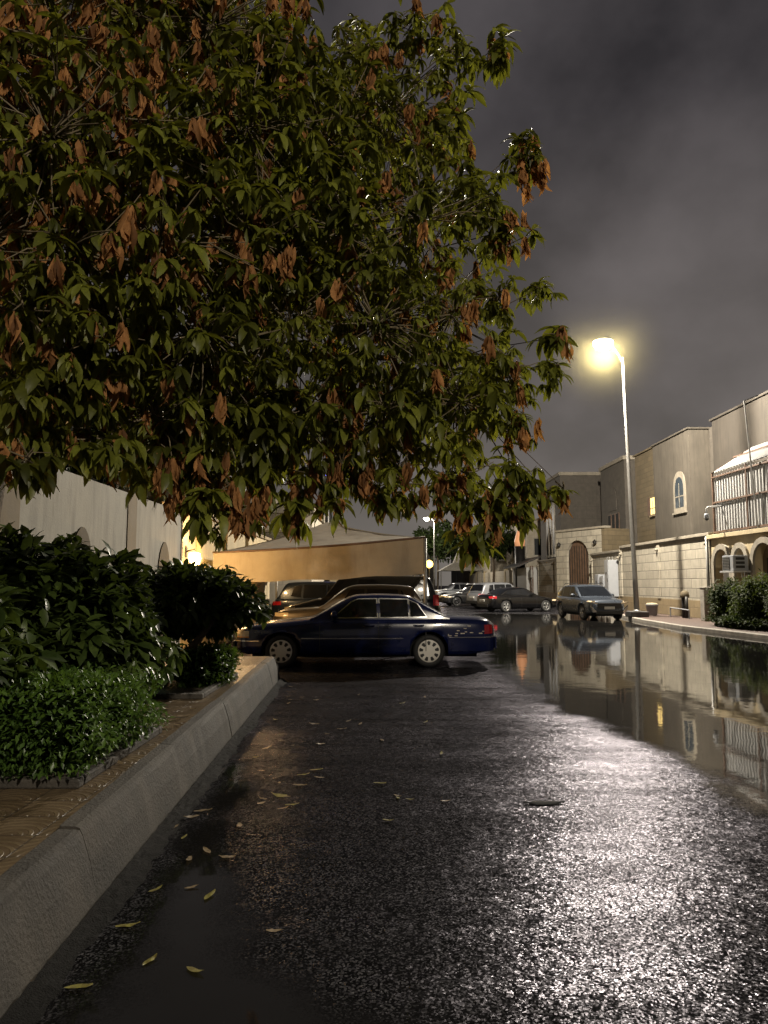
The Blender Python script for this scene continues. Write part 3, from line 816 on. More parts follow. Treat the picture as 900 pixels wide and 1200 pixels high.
suv = make_car('blue-grey crossover suv facing the camera at the edge of the puddle', 'suv', (9.82, 35.1, 0), R(97), sp, grey, 'rim_silver')
for s in (-1, 1):    # angular lamp blades and air vents on the nose
    fx = suv.X(-.06)
    b = MB(); b.prism([(.56*s,.80),(.84*s,.86),(.84*s,.82),(.58*s,.745)], lambda a, b_, d: Vector((fx+d, a, b_)), -.015, .06); b.build('day_light', M['clear_lens'], suv.root)
    b = MB(); b.prism([(.60*s,.40),(.86*s,.70),(.86*s,.60),(.78*s,.40)], lambda a, b_, d: Vector((fx+d, a, b_)), -.012, .08); b.build('bumper_vent', M['chrome'], suv.root)
    b = MB(); b.tube([(suv.X(1.95), s*.62, 1.62),(suv.X(2.1), s*.64, 1.68),(suv.X(3.6), s*.63, 1.67),(suv.X(3.75), s*.62, 1.60)], .018, 6); b.build('roof_rail', M['chrome'], suv.root)
# distant cars in the far street
for i, (x, y, a, pt, lab) in enumerate([(7.0,72,10,silver,'pale suv far away between the canopy and the dark saloon'),(8.8,62,205,silver,'pale car just visible over the silver suv roof')]):
    make_car(lab, 'car', (x, y, 0), R(a), suv_spec(4.5,1.84,1.7,.36), pt)

# ------------------------------------------------------------------ fabric car canopy
def canopy():
    root = thing('carport', 'tan fabric car canopy with hanging valance above the parked cars', 'carport', (-1.6, 22, 0))
    o = Vector((-1.6, 22, 0))
    A = P(250,648,18.2)-o; B = P(498,630,18.2)-o; Cc = Vector((3.1,6.5,B.z+.1)); Dd = Vector((-2.6,6.5,A.z+.1))
    Pk = P(384,612,21.5)-o; Pk2 = Pk+Vector((.2,1.8,.05))
    def tri(a, b_, c, n=12):
        rows = []
        for i in range(n+1):
            u = i/n
            row = []
            for j in range(n+1):
                v = j/n; q = a.lerp(b_, v).lerp(c, u)
                sag = -.16*math.sin(math.pi*u)*.6-.05*math.sin(math.pi*v)*(1-u)
                q = q+Vector((0,0,sag+.02*mnoise.noise(q*1.7)))
                row.append(q)
            rows.append(row)
        return rows
    b = MB()
    b.grid(tri(A,B,Pk)); b.grid(tri(Cc,Dd,Pk2))
    for (p, q, k1, k2) in ((B,Cc,Pk,Pk2),(Dd,A,Pk2,Pk)):
        rows = []
        for i in range(13):
            u = i/12; rows.append([p.lerp(q, v/12).lerp(k1.lerp(k2, v/12), u)+Vector((0,0,-.12*math.sin(math.pi*u)*.6)) for v in range(13)])
        b.grid(rows)
    b.build('canopy', M['fabric'], root, smooth=True)
    def valance(p, q, h0, h1, nm):
        rows = []
        d = (q-p).normalized(); nn = Vector((d.y,-d.x,0))
        for i in range(41):
            v = i/40; e = p.lerp(q, v)+Vector((0,0,-.05*math.sin(math.pi*v)))
            h = h0+(h1-h0)*v
            rows.append([e+Vector((0,0,-h*k/6+(.02*math.sin(v*19) if k == 6 else 0)))+nn*((.05*mnoise.noise(Vector((v*9,k*.35,p.x)))+.03*math.sin(v*23+k*.4))*(k/6)+.005) for k in range(7)])
        bb = MB(); bb.grid(rows); bb.build('valance', M['fabric'], root, smooth=True)
        bb = MB(); bb.tube([p.lerp(q, i/20)+Vector((0,0,-.05*math.sin(math.pi*i/20)+.01)) for i in range(21)], .03, 6); bb.build('edge_rail', M['rust_metal'], root, smooth=True)
    valance(A,B,.72,.90,'v'); valance(B,Cc,.90,.8,'v'); valance(Dd,A,.7,.72,'v')
    for p in (B, Cc, Dd, A.lerp(Dd,.12)):
        bb = MB(); bb.tube([Vector((p.x,p.y,-o.z)), Vector((p.x,p.y,p.z-.02))], .045, 10); bb.build('post', M['galv'] if p is not A else M['cream'], root, smooth=True)
    return root
canopy()

# ------------------------------------------------------------------ left boundary wall
WX = -4.05
def pointed_arch(cx, w_, z0, zs, zt, n=10):
    """outline in (y,z): pointed arch"""
    pts = [(cx-w_/2, z0), (cx-w_/2, zs)]
    for i in range(1, n):
        u = i/n; pts.append((cx-w_/2*math.cos(u*math.pi/2)**1.15*1.0, zs+(zt-zs)*math.sin(u*math.pi/2)**.92*1.0))
    pts.append((cx, zt)); 
    rest = [(2*cx-y, z) for y, z in reversed(pts[:-1])]
    return pts+rest
lw = thing('boundary_wall', 'white plastered garden wall with tan pillars and pointed arch panels', 'wall', (WX, 6, KZ))
b = MB(); b.box(-.25, 0, -9, 8.55, -.4, 2.72); b.build('wall_panel', M['white_wall'], lw)
for y in (-6.2,-2.3,1.8,5.6,8.50):
    w_ = .42 if y < 8 else .1
    b = MB(); b.box(-.2,.014,y-w_/2,y+w_/2,-.39,2.78 if y < 8 else 2.725); b.build('pillar', M['tan_trim'], lw, bevel=.01)
for y in (-4.2,-.3,3.7,7.35):
    w_ = .72
    b = MB(); b.prism(pointed_arch(y, w_, -.3, 1.35, 2.05), lambda a, z, d: Vector((d, a, z)), -.01, .018); b.build('arch_panel', M['tan_dark'], lw)
# villa wall beyond, lit by the wall lamp
vw = thing('villa_wall', 'warm-lit cream villa wall behind the shrubs, beside the canopy', 'wall', (-4.55, 21, 0))
b = MB(); b.box(-.3,0,-6.2,8,0,3.35); b.build('wall_panel', M['cream'], vw)
b = MB(); b.box(-.36,.05,-6.25,8.05,3.35,3.47); b.build('coping', M['tan_trim'], vw, bevel=.01)
for y in (-3.2,-.2,3.0):
    b = MB(); b.box(-.05,.10,y-.18,y+.18,.0,3.34); b.build('pilaster', M['cream'], vw, bevel=.01)
d = MB(); d.box(-.02,.05,.9,2.0,.0,2.15); dr = d.build('door', pm('pale door', (.42,.40,.34), .5), vw)
d = MB(); d.box(-.02,.08,.80,.9,0,2.25); d.box(-.02,.08,2.0,2.1,0,2.25); d.box(-.02,.08,.9,2.0,2.152,2.25); d.build('door_frame', M['white_metal'], dr)
# wall lamps
def wall_lamp(label, loc, power, s=1.):
    t_ = thing('wall_lamp', label, 'wall lamp', loc, 0, 'wall lamps on the villa')
    b = MB(); b.tube([(-.14*s,0,.10*s),(0,0,.14*s),(0,0,.08*s)], .014*s, 6); b.box(-.16*s,-.14*s,-.05*s,.05*s,0,.2*s); b.build('bracket', M['dark_metal'], t_)
    b = MB(); b.lathe([(.02*s,-.14*s),(.08*s,-.12*s),(.11*s,-.02*s),(.09*s,.07*s),(.02*s,.09*s)], 14); b.build('globe', emis('warm globe', (1,.62,.22), 22), t_, smooth=True)
    point('lamp_light', (.22*s, -.1, .02), power, (1,.60,.24), .08, t_)
    return t_
wall_lamp('bright warm globe lamp on the villa wall just past the white wall', (-4.25, 16.3, 2.27), 360, 1.3)
wall_lamp('smaller globe lamp just below the bright one, over the shrub', (-4.32, 17.2, 1.93), 60, .6)
wall_lamp('warm lamp deep under the car canopy on the villa wall', (-4.3, 25.5, 2.3), 220, .9)

# villa upper parts on the left
vl = thing('villa', 'villa with a white slatted balcony rising behind the left wall', 'house', (-7.5, 25, 0))
b = MB(); b.box(-4,1.2,-3,8,0,4.6); b.build('wall', M['cream'], vl)
b = MB(); b.box(-4.1,1.4,-3.2,8.1,4.6,4.8); b.build('roof_slab', M['tan_trim'], vl)
b = MB()
for i in range(34):
    y = -3.1+i*.33; b.box(1.34,1.38,y,y+.09,4.8,6.3)
for i in range(16):
    x = -3.9+i*.33; b.box(x,x+.09,-3.16,-3.12,4.8,6.3)
b.box(1.33,1.40,-3.2,8.1,6.3,6.38); b.box(-4.1,1.40,-3.2,-3.1,6.302,6.382)
b.build('balcony_slats', M['white_metal'], vl)
b = MB(); b.box(-4,.0,-1.5,8,4.8,8.2); b.build('upper_wall', M['white_wall'], vl)
tile = blocks('pale roof tiles', (.42,.32,.23), (.36,.27,.2), (.2,.15,.11), .3, .3, .02)
b = MB(); b.add([(-4.4,-2,8.2),(.4,-2,8.2),(.4,8.4,8.2),(-4.4,8.4,8.2),(-2,1.5,9.6),(-2,5,9.6)], [(0,1,4),(1,2,5,4),(2,3,5),(3,0,4,5)]); b.build('roof', tile, vl)
point('balcony_light', (-5.2, 21.2, 5.6), 90, (1,.93,.85), .1)
# tan block beyond canopy
tb_ = thing('villa', 'tan flat-roofed block showing just above the canopy', 'house', (-4.6, 38, 0))
x0 = P(300,600,36).x+4.6; x1 = P(366,600,36).x+4.6
b = MB(); b.box(x0-3,x1,-2,6,0,5.15); b.build('wall', M['far_beige'], tb_)
b = MB(); b.box(x0-3.1,x1+.1,-2.12,6.1,4.2,4.32); b.build('string_course', M['tan_trim'], tb_)
b = MB(); b.box(x0-3.1,x1+.12,-2.14,6.1,5.15,5.6); b.build('parapet', M['coping'], tb_, bevel=.02)
b = MB(); b.box(x0+.6,x0+1.7,-2.03,-1.97,2.2,3.6); b.build('window', M['glass_dark'], tb_)
# mast with blue lamps
ms = thing('mast', 'slim dark mast with small blue lights behind the hanging leaves', 'mast', (-2.9, 37, 0))
b = MB(); b.tube([(0,0,0),(0,0,7.0)], [.16,.10], 8); b.build('pole', M['dark_metal'], ms, smooth=True)
for k, (dx, dz) in enumerate([(0,7.25),(.12,6.85),(.22,6.55)]):
    b = MB(); b.lathe([(.01,-.10),(.10,-.05),(.12,0),(.10,.06),(.01,.1)], 10, Matrix.Translation((dx,-.15,dz))); b.build('blue_lamp', emis('blue lamp', (.12,.1,1), 9), ms, smooth=True)

# ------------------------------------------------------------------ right side: stone wall, houses
SX = 14.1
def stone_wall(y0, y1, top, label, x=SX, lamps=True):
    t_ = thing('boundary_wall', label, 'wall', (x, y0, .13))
    ly = y1-y0
    b = MB(); b.box(0,.3,0,ly,.78,top-.14); b.build('wall_panel', M['stone'], t_)
    b = MB(); b.box(-.03,.32,.0,ly,0,.78); b.build('plinth', M['plinth'], t_)
    b = MB(); b.box(-.10,.38,-.05,ly+.03,top-.14,top); b.box(-.05,.34,-.02,ly+.01,top-.26,top-.142); b.build('coping', M['coping'], t_, bevel=.015)
    n = max(1, round(ly/6))
    for i in range(n+1):
        y = ly*i/n
        b = MB(); b.box(-.07,.1,max(0,y-.18),min(ly,y+.18),.78,top-.27); pl = b.build('pilaster', M['stone'], t_, bevel=.01)
        if lamps:
            b = MB(); b.lathe([(.03,-.06),(.09,-.03),(.09,.05),(.03,.09)], 10, Matrix.Translation((-.12, min(max(y,.2),ly-.2), top-.5))); b.build('lamp_globe', M['coping'], t_, smooth=True)
    return t_
stone_wall(31.3, 43.2, 3.75, 'tall pale stone block wall behind the tall street lamp')
stone_wall(43.26, 49.3, 3.55, 'stone wall stretch with electric cabinets, right of the arched gate')
stone_wall(54.5, 66.5, 3.6, 'stone block wall stretch between the arched gate and white shed')
# drain pipe on wall end
dp = MB(); dp.tube([(SX-.12,31.45,.13),(SX-.12,31.45,3.7)], .05, 8); dpo = dp.build('drain_pipe', M['galv'], smooth=True); tag(dpo, 'thin vertical drain pipe at the near end of the stone wall', 'pipe')

# gate portal
gp = thing('gate_portal', 'pale stone entrance portal with a dark arched gate', 'gate', (SX+.75, 49.45, .13), R(24))
def arch_wall(b, y0, y1, z1, cy, hw_, zs, x0, x1, n=14, pointed=False, z0=0.):
    """wall slab in the y-z plane with an arched opening, thickness x0..x1"""
    arc = []
    for i in range(n+1):
        a = math.pi*i/n
        arc.append((cy-hw_*math.cos(a), zs+hw_*math.sin(a)*(1.25 if pointed else 1.0)))
    for x in (x0, x1):
        pts = [(y0,z0),(cy-hw_,z0)]
        b.add([(x,y0,z0),(x,cy-hw_,z0),(x,cy-hw_,zs),(x,y0,zs)], [(0,1,2,3)])
        b.add([(x,cy+hw_,z0),(x,y1,z0),(x,y1,zs),(x,cy+hw_,zs)], [(0,1,2,3)])
        top = [(x, y0+(y1-y0)*i/n, z1) for i in range(n+1)]
        bot = [(x, yy, zz) for yy, zz in arc]
        b.grid([bot, top])
        b.add([(x,y0,zs),(x,arc[0][0],zs),(x,y0,z1)], [(0,1,2)]); b.add([(x,y1,zs),(x,arc[-1][0],zs),(x,y1,z1)], [(0,1,2)])
    b.grid([[(x0,yy,zz) for yy, zz in arc],[(x1,yy,zz) for yy, zz in arc]])
    for yy in (cy-hw_, cy+hw_): b.add([(x0,yy,z0),(x1,yy,z0),(x1,yy,zs),(x0,yy,zs)], [(0,1,2,3)])
    for yy in (y0, y1): b.add([(x0,yy,z0),(x1,yy,z0),(x1,yy,z1),(x0,yy,z1)], [(0,1,2,3)])
    b.add([(x0,y0,z1),(x1,y0,z1),(x1,y1,z1),(x0,y1,z1)], [(0,1,2,3)])
b = MB(); arch_wall(b, 0, 5.0, 5.3, 2.6, 1.2, 3.4, 0, .45); b.build('portal_wall', M['stone'], gp)
b = MB(); b.box(.0,2.2,-.30,-.004,0,5.29); b.box(.46,2.2,0,5.0,5.15,5.28); b.build('side_wall', M['brick_tan'], gp)
b = MB(); b.box(-.08,.52,-.35,5.05,5.3,5.45); b.build('coping', M['coping'], gp)
b = MB(); b.box(.2,.26,1.38,3.82,0,4.65); b.build('gate_leaf', M['rust_metal'], gp)
b = MB()
for i in range(9): b.box(.16,.2,1.5+i*.27,1.53+i*.27,.1,4.2)
b.build('gate_bars', M['dark_metal'], gp)
for y in (.55, 4.5):
    b = MB(); b.lathe([(.03,0),(.12,.05),(.14,.22),(.05,.32),(.01,.36)], 10, Matrix.Translation((-.14,y,4.2))); b.build('lantern', M['dark_metal'], gp)

# white shed / panel further on
sh = thing('metal_shed', 'white panelled shed with dark sloping roof beside the stone wall', 'shed', (SX-1.0, 67, .13))
b = MB(); b.box(0,1.2,0,7,0,3.0); b.build('wall', M['white_metal'], sh)
b = MB(); b.add([(-.9,-.6,3.0),(-.9,7.4,3.0),(1.3,7.4,3.9),(1.3,-.6,3.9),(-.9,-.6,3.12),(-.9,7.4,3.12),(1.3,7.4,4.02),(1.3,-.6,4.02)], [(0,1,2,3),(4,5,6,7),(0,1,5,4),(2,3,7,6),(0,3,7,4),(1,2,6,5)]); b.build('roof', M['dark_metal'], sh)
# meter post
mt = thing('meter_post', 'brown post carrying electricity meters at the end of the stone wall', 'meter post', (SX-.7, 65.6, .13))
b = MB(); b.tube([(0,0,0),(0,0,3.1)], .06, 6); b.tube([(0,.9,0),(0,.9,3.1)], .06, 6); b.build('post', M['rust_metal'], mt)
for k in range(3):
    b = MB(); b.box(-.18,.02,-.05+.35*k,.22+.35*k,2.05,2.75); b.build('meter', M['galv'], mt, bevel=.01)
# electric cabinets
for k, (y, w_, z0, h, lab) in enumerate([(46.2,.8,.75,1.35,'first white electric cabinet under the pipes, nearest the grey suv roof'),(45.2,.85,.75,1.25,'second white electric cabinet, middle of the three on the wall'),(44.1,.75,.75,2.2,'tallest white electric cabinet beside the stone wall corner')]):
    t_ = thing('electric_cabinet', lab, 'cabinet', (SX-.42, y, .13), 0, 'electric cabinets')
    b = MB(); b.box(-.2,.4,-w_/2,w_/2,z0,z0+h); bd = b.build('cabinet', M['white_plastic'], t_, bevel=.02)
    b = MB(); b.box(-.22,-.20,-w_/2+.06,w_/2-.06,z0+.08,z0+h-.1); dr = b.build('door', M['white_plastic'], bd, bevel=.005)
    b = MB(); b.box(-.24,-.221,-.08,.08,z0+h*.62,z0+h*.62+.10); b.box(-.24,-.221,-w_/2+.12,-w_/2+.18,z0+h*.4,z0+h*.5); b.build('latch', M['dark_metal'], dr)
    b = MB(); b.box(-.1,.35,-w_/2+.1,w_/2-.1,0,z0-.002); b.build('base', M['concrete'], t_)
pp = MB()
for dy in (0,.9,1.5): pp.tube([(SX-.1,44.4+dy,2.2),(SX-.12,44.4+dy,2.9),(SX-.12,44.5+dy*.6,3.3)], .03, 6)
tag(pp.build('conduit_pipes', M['galv'], smooth=True), 'thin conduits climbing the wall above the electric cabinets', 'pipes')

# ---- houses
def window(root, face, u, z, w_, h, frame=.10, pane='glass_dark', fmat='white_wall', arched=False, bars=True):
    """face: (origin, uvec, normal): window centred at u, sill at z"""
    o, uv, nv = face
    fn = lambda a, b_, d: o+uv*a+Vector((0,0,b_))+nv*d
    def outline(g):
        a0, a1, z0 = u-w_/2-g, u+w_/2+g, z-g
        if not arched: return [(a0,z0),(a1,z0),(a1,z+h+g),(a0,z+h+g)]
        zs = z+h-w_*.62; pts = [(a0,z0),(a1,z0),(a1,zs)]
        for i in range(1,12):
            t_ = i/12; s = -1 if t_ > .5 else 1; q = abs(2*t_-1)
            pts.append((u+s*(w_/2+g)*math.sin(q*math.pi/2)**.9, zs+(w_*.62+g*1.3)*math.cos(q*math.pi/2)**.8))
        pts.append((a0,zs)); return pts
    b = MB(); b.prism(outline(frame), fn, -.05, .05); fr = b.build('window', M[fmat], root)
    b = MB(); b.prism(outline(0), fn, .02, .058); b.build('pane', M[pane] if isinstance(pane, str) else pane, fr)
    if bars:
        b = MB()
        for q in (z+h*.36,): b.prism([(u-w_/2,q-.025),(u+w_/2,q-.025),(u+w_/2,q+.025),(u-w_/2,q+.025)], fn, .05, .075)
        b.prism([(u-.025,z),(u+.025,z),(u+.025,z+h*.8),(u-.025,z+h*.8)], fn, .05, .072)
        b.build('glazing_bar', M[fmat], fr)
    b = MB(); b.prism([(u-w_/2-frame-.06,z-frame-.10),(u+w_/2+frame+.06,z-frame-.10),(u+w_/2+frame+.06,z-frame+.0),(u-w_/2-frame-.06,z-frame)], fn, -.02, .14); b.build('sill', M[fmat], fr)
    return fr
V = Vector
def house(label, x0, x1, y0, y1, h, mat, parapet=.25, pmat='coping', name='house'):
    t_ = thing(name, label, 'house', (x0, y0, 0))
    b = MB(); b.box(0,x1-x0,0,y1-y0,0,h); b.build('wall', M[mat], t_)
    if parapet:
        b = MB(); b.box(-.12,x1-x0+.1,-.12,y1-y0+.1,h,h+parapet); b.build('parapet', M[pmat], t_, bevel=.02)
    return t_
west = lambda y0=0: (V((0,0,0)), V((0,1,0)), V((-1,0,0)))
south = (V((0,0,0)), V((1,0,0)), V((0,-1,0)))
# house C with the arched window
hc = house('taupe house with a small white arched window above the stone wall', 17.0, 24, 39.9, 45.3, 10.25, 'render_grey', .10, 'render_grey')
window(hc, west(), 1.45, 6.0, 1.15, 1.75, .26, 'glass_blue', 'coping', True)
b = MB(); b.tube([(3.4,3.6,10.3),(3.4,3.6,10.9)], .05, 6); b.box(3.2,3.6,3.5,3.7,10.9,11.1); b.build('roof_vent', M['galv'], hc)
# pilaster + large block to the right
hd = house('large plain taupe block at the right edge above the shed', 18.15, 30, 18, 39.5, 10.6, 'render_dark', .12, 'render_dark')
b = MB(); b.box(-.0,.8,21.5,21.88,0,10.3); b.build('corner_pilaster', M['render_brown'], hd)
# brick tower
he = house('tan stone-clad house part with one small lit window', 17.35, 24, 45.4, 49.6, 10.35, 'brick_tan', .12, 'brick_tan')
fr = window(he, west(), 1.0, 6.1, .8, 1.05, .06, 'lit_window', 'tan_trim', False, True)
b = MB(); b.box(-.06,-.02,1.55,1.95,6.02,7.25); b.build('shutter', M['rust_metal'], he)
# house B
hb = house('brown rendered house with tall triple windows under an arch, right of the gate', 17.6, 24, 52.6, 58.4, 10.7, 'render_brown', .3)
for k in range(3): window(hb, west(), 1.75+k*.95, 4.6, .6, 2.3, .05, 'black_void', 'rust_metal', False, False)
b = MB(); b.prism(pointed_arch(2.9, 1.9, 7.2, 8.1, 9.0), lambda a, z, d: V((d, a, z)), -.04, .03); b.build('arch_recess', M['render_brown'], hb)
# house A
ha = house('wide brown house wall far right of the street with pale lit corner', 15.6, 24, 63.8, 72, 11.2, 'render_brown', .3)
for k in range(3): window(ha, west(), 2.6+k*1.25, 4.3, .7, 4.6, .16, 'glass_dark', 'white_wall', True, False)
# far houses along the right side
far = [(15.0,21,76,86,8.2,'far_beige','cream far house with arched porch beyond the white shed'),(13.2,20,90,104,7.5,'far_beige','distant beige house past the cream one'),(12.0,20,110,130,9.0,'render_brown','distant brown house at the end of the street')]
for x0, x1, y0, y1, h, m_, lab in far:
    t_ = house(lab, x0, x1, y0, y1, h, m_, .25)
    for k in range(3):
        window(t_, west(), 1.5+k*3, 4.6, 1.0, 1.8, .12, 'glass_dark', 'white_wall', k == 1, False)
        window(t_, south, 1.2+k*1.7, 4.6, .9, 1.7, .12, 'glass_dark', 'white_wall', False, False)
    b = MB(); b.prism(pointed_arch((y1-y0)/2, 1.6, 0, 2.2, 3.4), lambda a, z, d: V((d, a, z)), -.05, .05); b.build('door', M['dark_metal'], t_)
fw = thing('boundary_wall', 'low pale wall of the far houses behind the parked cars', 'wall', (12.9, 75, 0))
b = MB(); b.box(0,.3,0,50,0,3.0); b.build('wall_panel', M['far_beige'], fw)
for k in range(6):
    b = MB(); b.box(-.06,.2,2+k*8,3.0+k*8,.0,3.15); b.build('pillar', M['cream'], fw)
# houses closing the street and left far
for x0, x1, y0, y1, h, m_, lab in [(-14,2.5,118,130,8,'render_brown','far house closing the street behind the canopy'),(3.2,10.5,150,160,8.5,'far_beige','far house at the very end of the street'),(-16,-5.2,44,60,6.5,'far_beige','house on the left beyond the canopy'),(-14,-4,66,100,7,'cream','long cream house further down the left side')]:
    t_ = house(lab, x0, x1, y0, y1, h, m_, .25)
    for k in range(3): window(t_, south, (x1-x0)*(k+.6)/3.4, 3.6, 1.1, 1.7, .12, 'glass_dark', 'white_wall', False, False)
# tent & end of street lights
tn = thing('tent', 'small white pointed tent far down the street', 'tent', (8.3, 80, 0))
b = MB(); b.add([(-2.3,-2.2,3.0),(2.3,-2.2,3.0),(2.3,2.2,3.0),(-2.3,2.2,3.0),(-.7,-.7,3.9),(.7,-.7,3.9),(.7,.7,3.9),(-.7,.7,3.9),(0,0,5.6)],
    [(0,1,5,4),(1,2,6,5),(2,3,7,6),(3,0,4,7),(4,5,8),(5,6,8),(6,7,8),(7,4,8)]); b.build('tent_roof', M['white_wall'], tn)
for sx in (-2.2,2.2):
    for sy in (-2.1,2.1):
        b = MB(); b.tube([(sx,sy,0),(sx,sy,3.0)], .05, 6); b.build('pole', M['galv'], tn)
def globe_lamp(label, loc, h, power, col, r=.22, glow=25):
    t_ = thing('post_lamp', label, 'lamp', loc)
    b = MB(); b.tube([(0,0,0),(0,0,h-r*.8)], .05, 8); b.build('post', M['dark_metal'], t_)
    b = MB(); b.lathe([(r*.2,-r),(r*.8,-r*.6),(r,0),(r*.8,r*.6),(r*.2,r)], 14, Matrix.Translation((0,0,h))); b.build('globe', emis('globe glow', col, glow), t_, smooth=True)
    point('lamp_light', (0,-r-.15,h), power, col, .12, t_)
    return t_
q = P(503,661,58); globe_lamp('yellow globe lamp glowing at the right end of the canopy', (q.x, 58, 0), q.z, 200, (1,.62,.14), .32, 5)
q = P(484,662,62); globe_lamp('smaller yellow lamp glimpsed under the canopy edge', (q.x, 62, 0), q.z, 100, (1,.6,.15), .25, 6)
# bronze lantern turret
q = P(609,632,72)
bl = thing('lantern_tower', 'orange-lit pointed lantern on a dark drum above the shed roof', 'lantern', (q.x, 72, 0))
b = MB(); b.tube([(0,0,0),(0,0,q.z-.7)], .5, 12); b.build('drum', M['dark_metal'], bl, smooth=True)
b = MB(); b.lathe([(.50,q.z-.7),(.54,q.z-.2),(.42,q.z+.3),(.2,q.z+.9),(.12,q.z+1.2),(.01,q.z+1.7)], 14); b.build('lantern_glass', emis('orange lantern glow', (1,.48,.24), .25), bl, smooth=True)

# ---- portico, shed and fence on the right edge
p0 = V((14.1,31.25,.13)); p1 = V((14.45,22.3,.13))
ang = math.atan2(p1.y-p0.y, p1.x-p0.x)
po = thing('arched_portico', 'cream wall with round arches behind the right-hand bushes', 'portico', p0, ang)
Lp = (p1-p0).length
# local: x runs along the wall towards the camera, +y side = away from street?
def plan(b, x0, x1, y0, y1, z0, z1): b.box(x0,x1,y0,y1,z0,z1); return b
arches = [(.95,.62,2.35),(2.38,.40,2.55),(4.1,.72,2.35),(6.6,.85,2.35)]
edges = [0.,1.78,2.98,5.4,Lp]
for (cx, hw_, zs), e0, e1 in zip(arches, edges, edges[1:]):
    b = MB(); tmp = MB(); arch_wall(tmp, e0+.001, e1-.001, 3.45, cx, hw_, zs, -.0, .3)
    b.add([(y, x, z) for x, y, z in tmp.v], tmp.f); b.build('arch_wall', M['cream'], po)
    b = MB(); rows = []
    for i in range(17):
        a = math.pi*i/16
        rows.append([(cx-(hw_+g)*math.cos(a), yy, zs+(hw_+g)*math.sin(a)) for g, yy in ((0,-.001),(0,-.10),(.22,-.10),(.22,-.001))])
    b.grid(rows)
    for sx in (-1,1): b.box(min(cx+sx*hw_,cx+sx*(hw_+.22)),max(cx+sx*hw_,cx+sx*(hw_+.22)),-.10,-.001,0,zs-.002)
    b.build('arch_surround', M['coping'], po)
b = MB(); b.box(-.1,Lp,1.6,1.8,0,3.4); b.build('back_wall', M['tan_trim'], po)
for cx in (1.6,5.2,7.3):
    b = MB(); b.box(cx-.1,cx+.45,1.55,1.6,.3,2.6); b.build('dark_door', M['dark_metal'], po)
b = MB(); b.box(-.12,Lp+.1,-.14,1.9,3.45,3.62); b.build('slab', M['cream'], po, bevel=.01)
# corrugated fence + lean-to roof on top
sf = thing('corrugated_shed', 'white corrugated metal rooftop shed with brown frame above the arches', 'shed', p0+V((0,0,3.62)), ang)
def corr(b, x0, x1, f, n, amp=.035):
    pass
rows = []
N = 240
for i in range(N+1):
    x = .35+(Lp-.35)*i/N; s = ((i % 6) in (0,1,2)); y = .12-(.05 if s else 0)
    rows.append([(x,y,.15),(x,y,2.55)])
b = MB(); b.grid(rows); b.build('fence_sheet', M['white_metal'], sf)
rows = []
for i in range(N+1):
    x = .45+(Lp-.45)*i/N; s = ((i % 6) in (0,1,2)); d = .05 if s else 0
    rows.append([(x,.0,2.62+d),(x,1.8,3.75+d)])
b = MB(); b.grid(rows); b.build('roof_sheet', M['white_metal'], sf)
b = MB()
b.tube([(.3,.03,.0),(.3,.03,2.65)], .05, 4); b.tube([(.3,.0,2.62),(.3,1.8,3.78)], .06, 4); b.tube([(.3,.02,1.35),(Lp,.02,1.35)], .045, 4)
b.tube([(.3,.02,2.45),(Lp,.02,2.45)], .045, 4); b.tube([(.3,.02,.10),(Lp,.02,.10)], .05, 4); b.tube([(.3,1.0,3.36),(Lp,1.0,3.36)], .035, 4)
for x in (3.0,5.8): b.tube([(x,.02,.0),(x,.02,2.62)], .035, 4)
b.build('frame', M['rust_metal'], sf)
# antenna pole in front of the shed
q = P(872,470,27.5)
ap = thing('antenna_pole', 'thin grey pole with a short cross-arm rising before the corrugated shed', 'pole', (P(888,610,27.5).x, 27.5, 3.7))
b = MB(); b.tube([(0,0,0),(q.x-P(888,610,27.5).x,0,q.z-3.7)], .03, 6); b.build('pole', M['galv'], ap)
b = MB(); dx = q.x-P(888,610,27.5).x; b.tube([(dx,0,q.z-3.7),(dx+.5,-.1,q.z-3.5)], .025, 6); b.build('cross_arm', M['galv'], ap)
# security camera on bracket
q = P(828,602,30.3)
sc_ = thing('security_camera', 'white dome security camera on a bent arm beside the corrugated shed', 'camera', q)
b = MB(); b.tube([(0,0,-.05),(0,0,.22),(.05,0,.28),(1.0,.1,.36)], .035, 8); b.build('arm', M['white_metal'], sc_, smooth=True)
b = MB(); b.lathe([(.09,.0),(.10,-.06),(.10,-.16),(.09,-.2)], 12); b.build('housing', M['white_plastic'], sc_, smooth=True)
b = MB(); b.lathe([(.085,-.2),(.07,-.26),(.03,-.29),(.001,-.295)], 12); b.build('dome', M['glass_dark'], sc_, smooth=True)
# split AC in the portico
q = P(863,660,28.5)
ac = thing('ac_unit', 'white window air-conditioner hung between the arches', 'air conditioner', q, ang)
b = MB(); b.box(-.42,.42,-.35,.25,-.30,.30); bd = b.build('casing', M['white_plastic'], ac, bevel=.02)
b = MB(); b.box(-.37,.15,-.362,-.35,-.24,.24); b.build('grille', M['dark_metal'], bd)
b = MB()
for i in range(8): b.box(-.37,.15,-.375,-.363,-.22+i*.06,-.20+i*.06)
b.build('grille_slats', M['galv'], bd)
b = MB()
for i in range(3): b.box(.421,.43,-.25,.1,-.2+i*.16,-.1+i*.16)
b.build('side_vent', M['dark_metal'], bd)
b = MB(); b.box(-.55,.5,-.4,.3,-.36,-.30); b.tube([(0,.2,-.36),(0,.25,-.9)], .03, 6); b.build('shelf', M['white_metal'], ac)

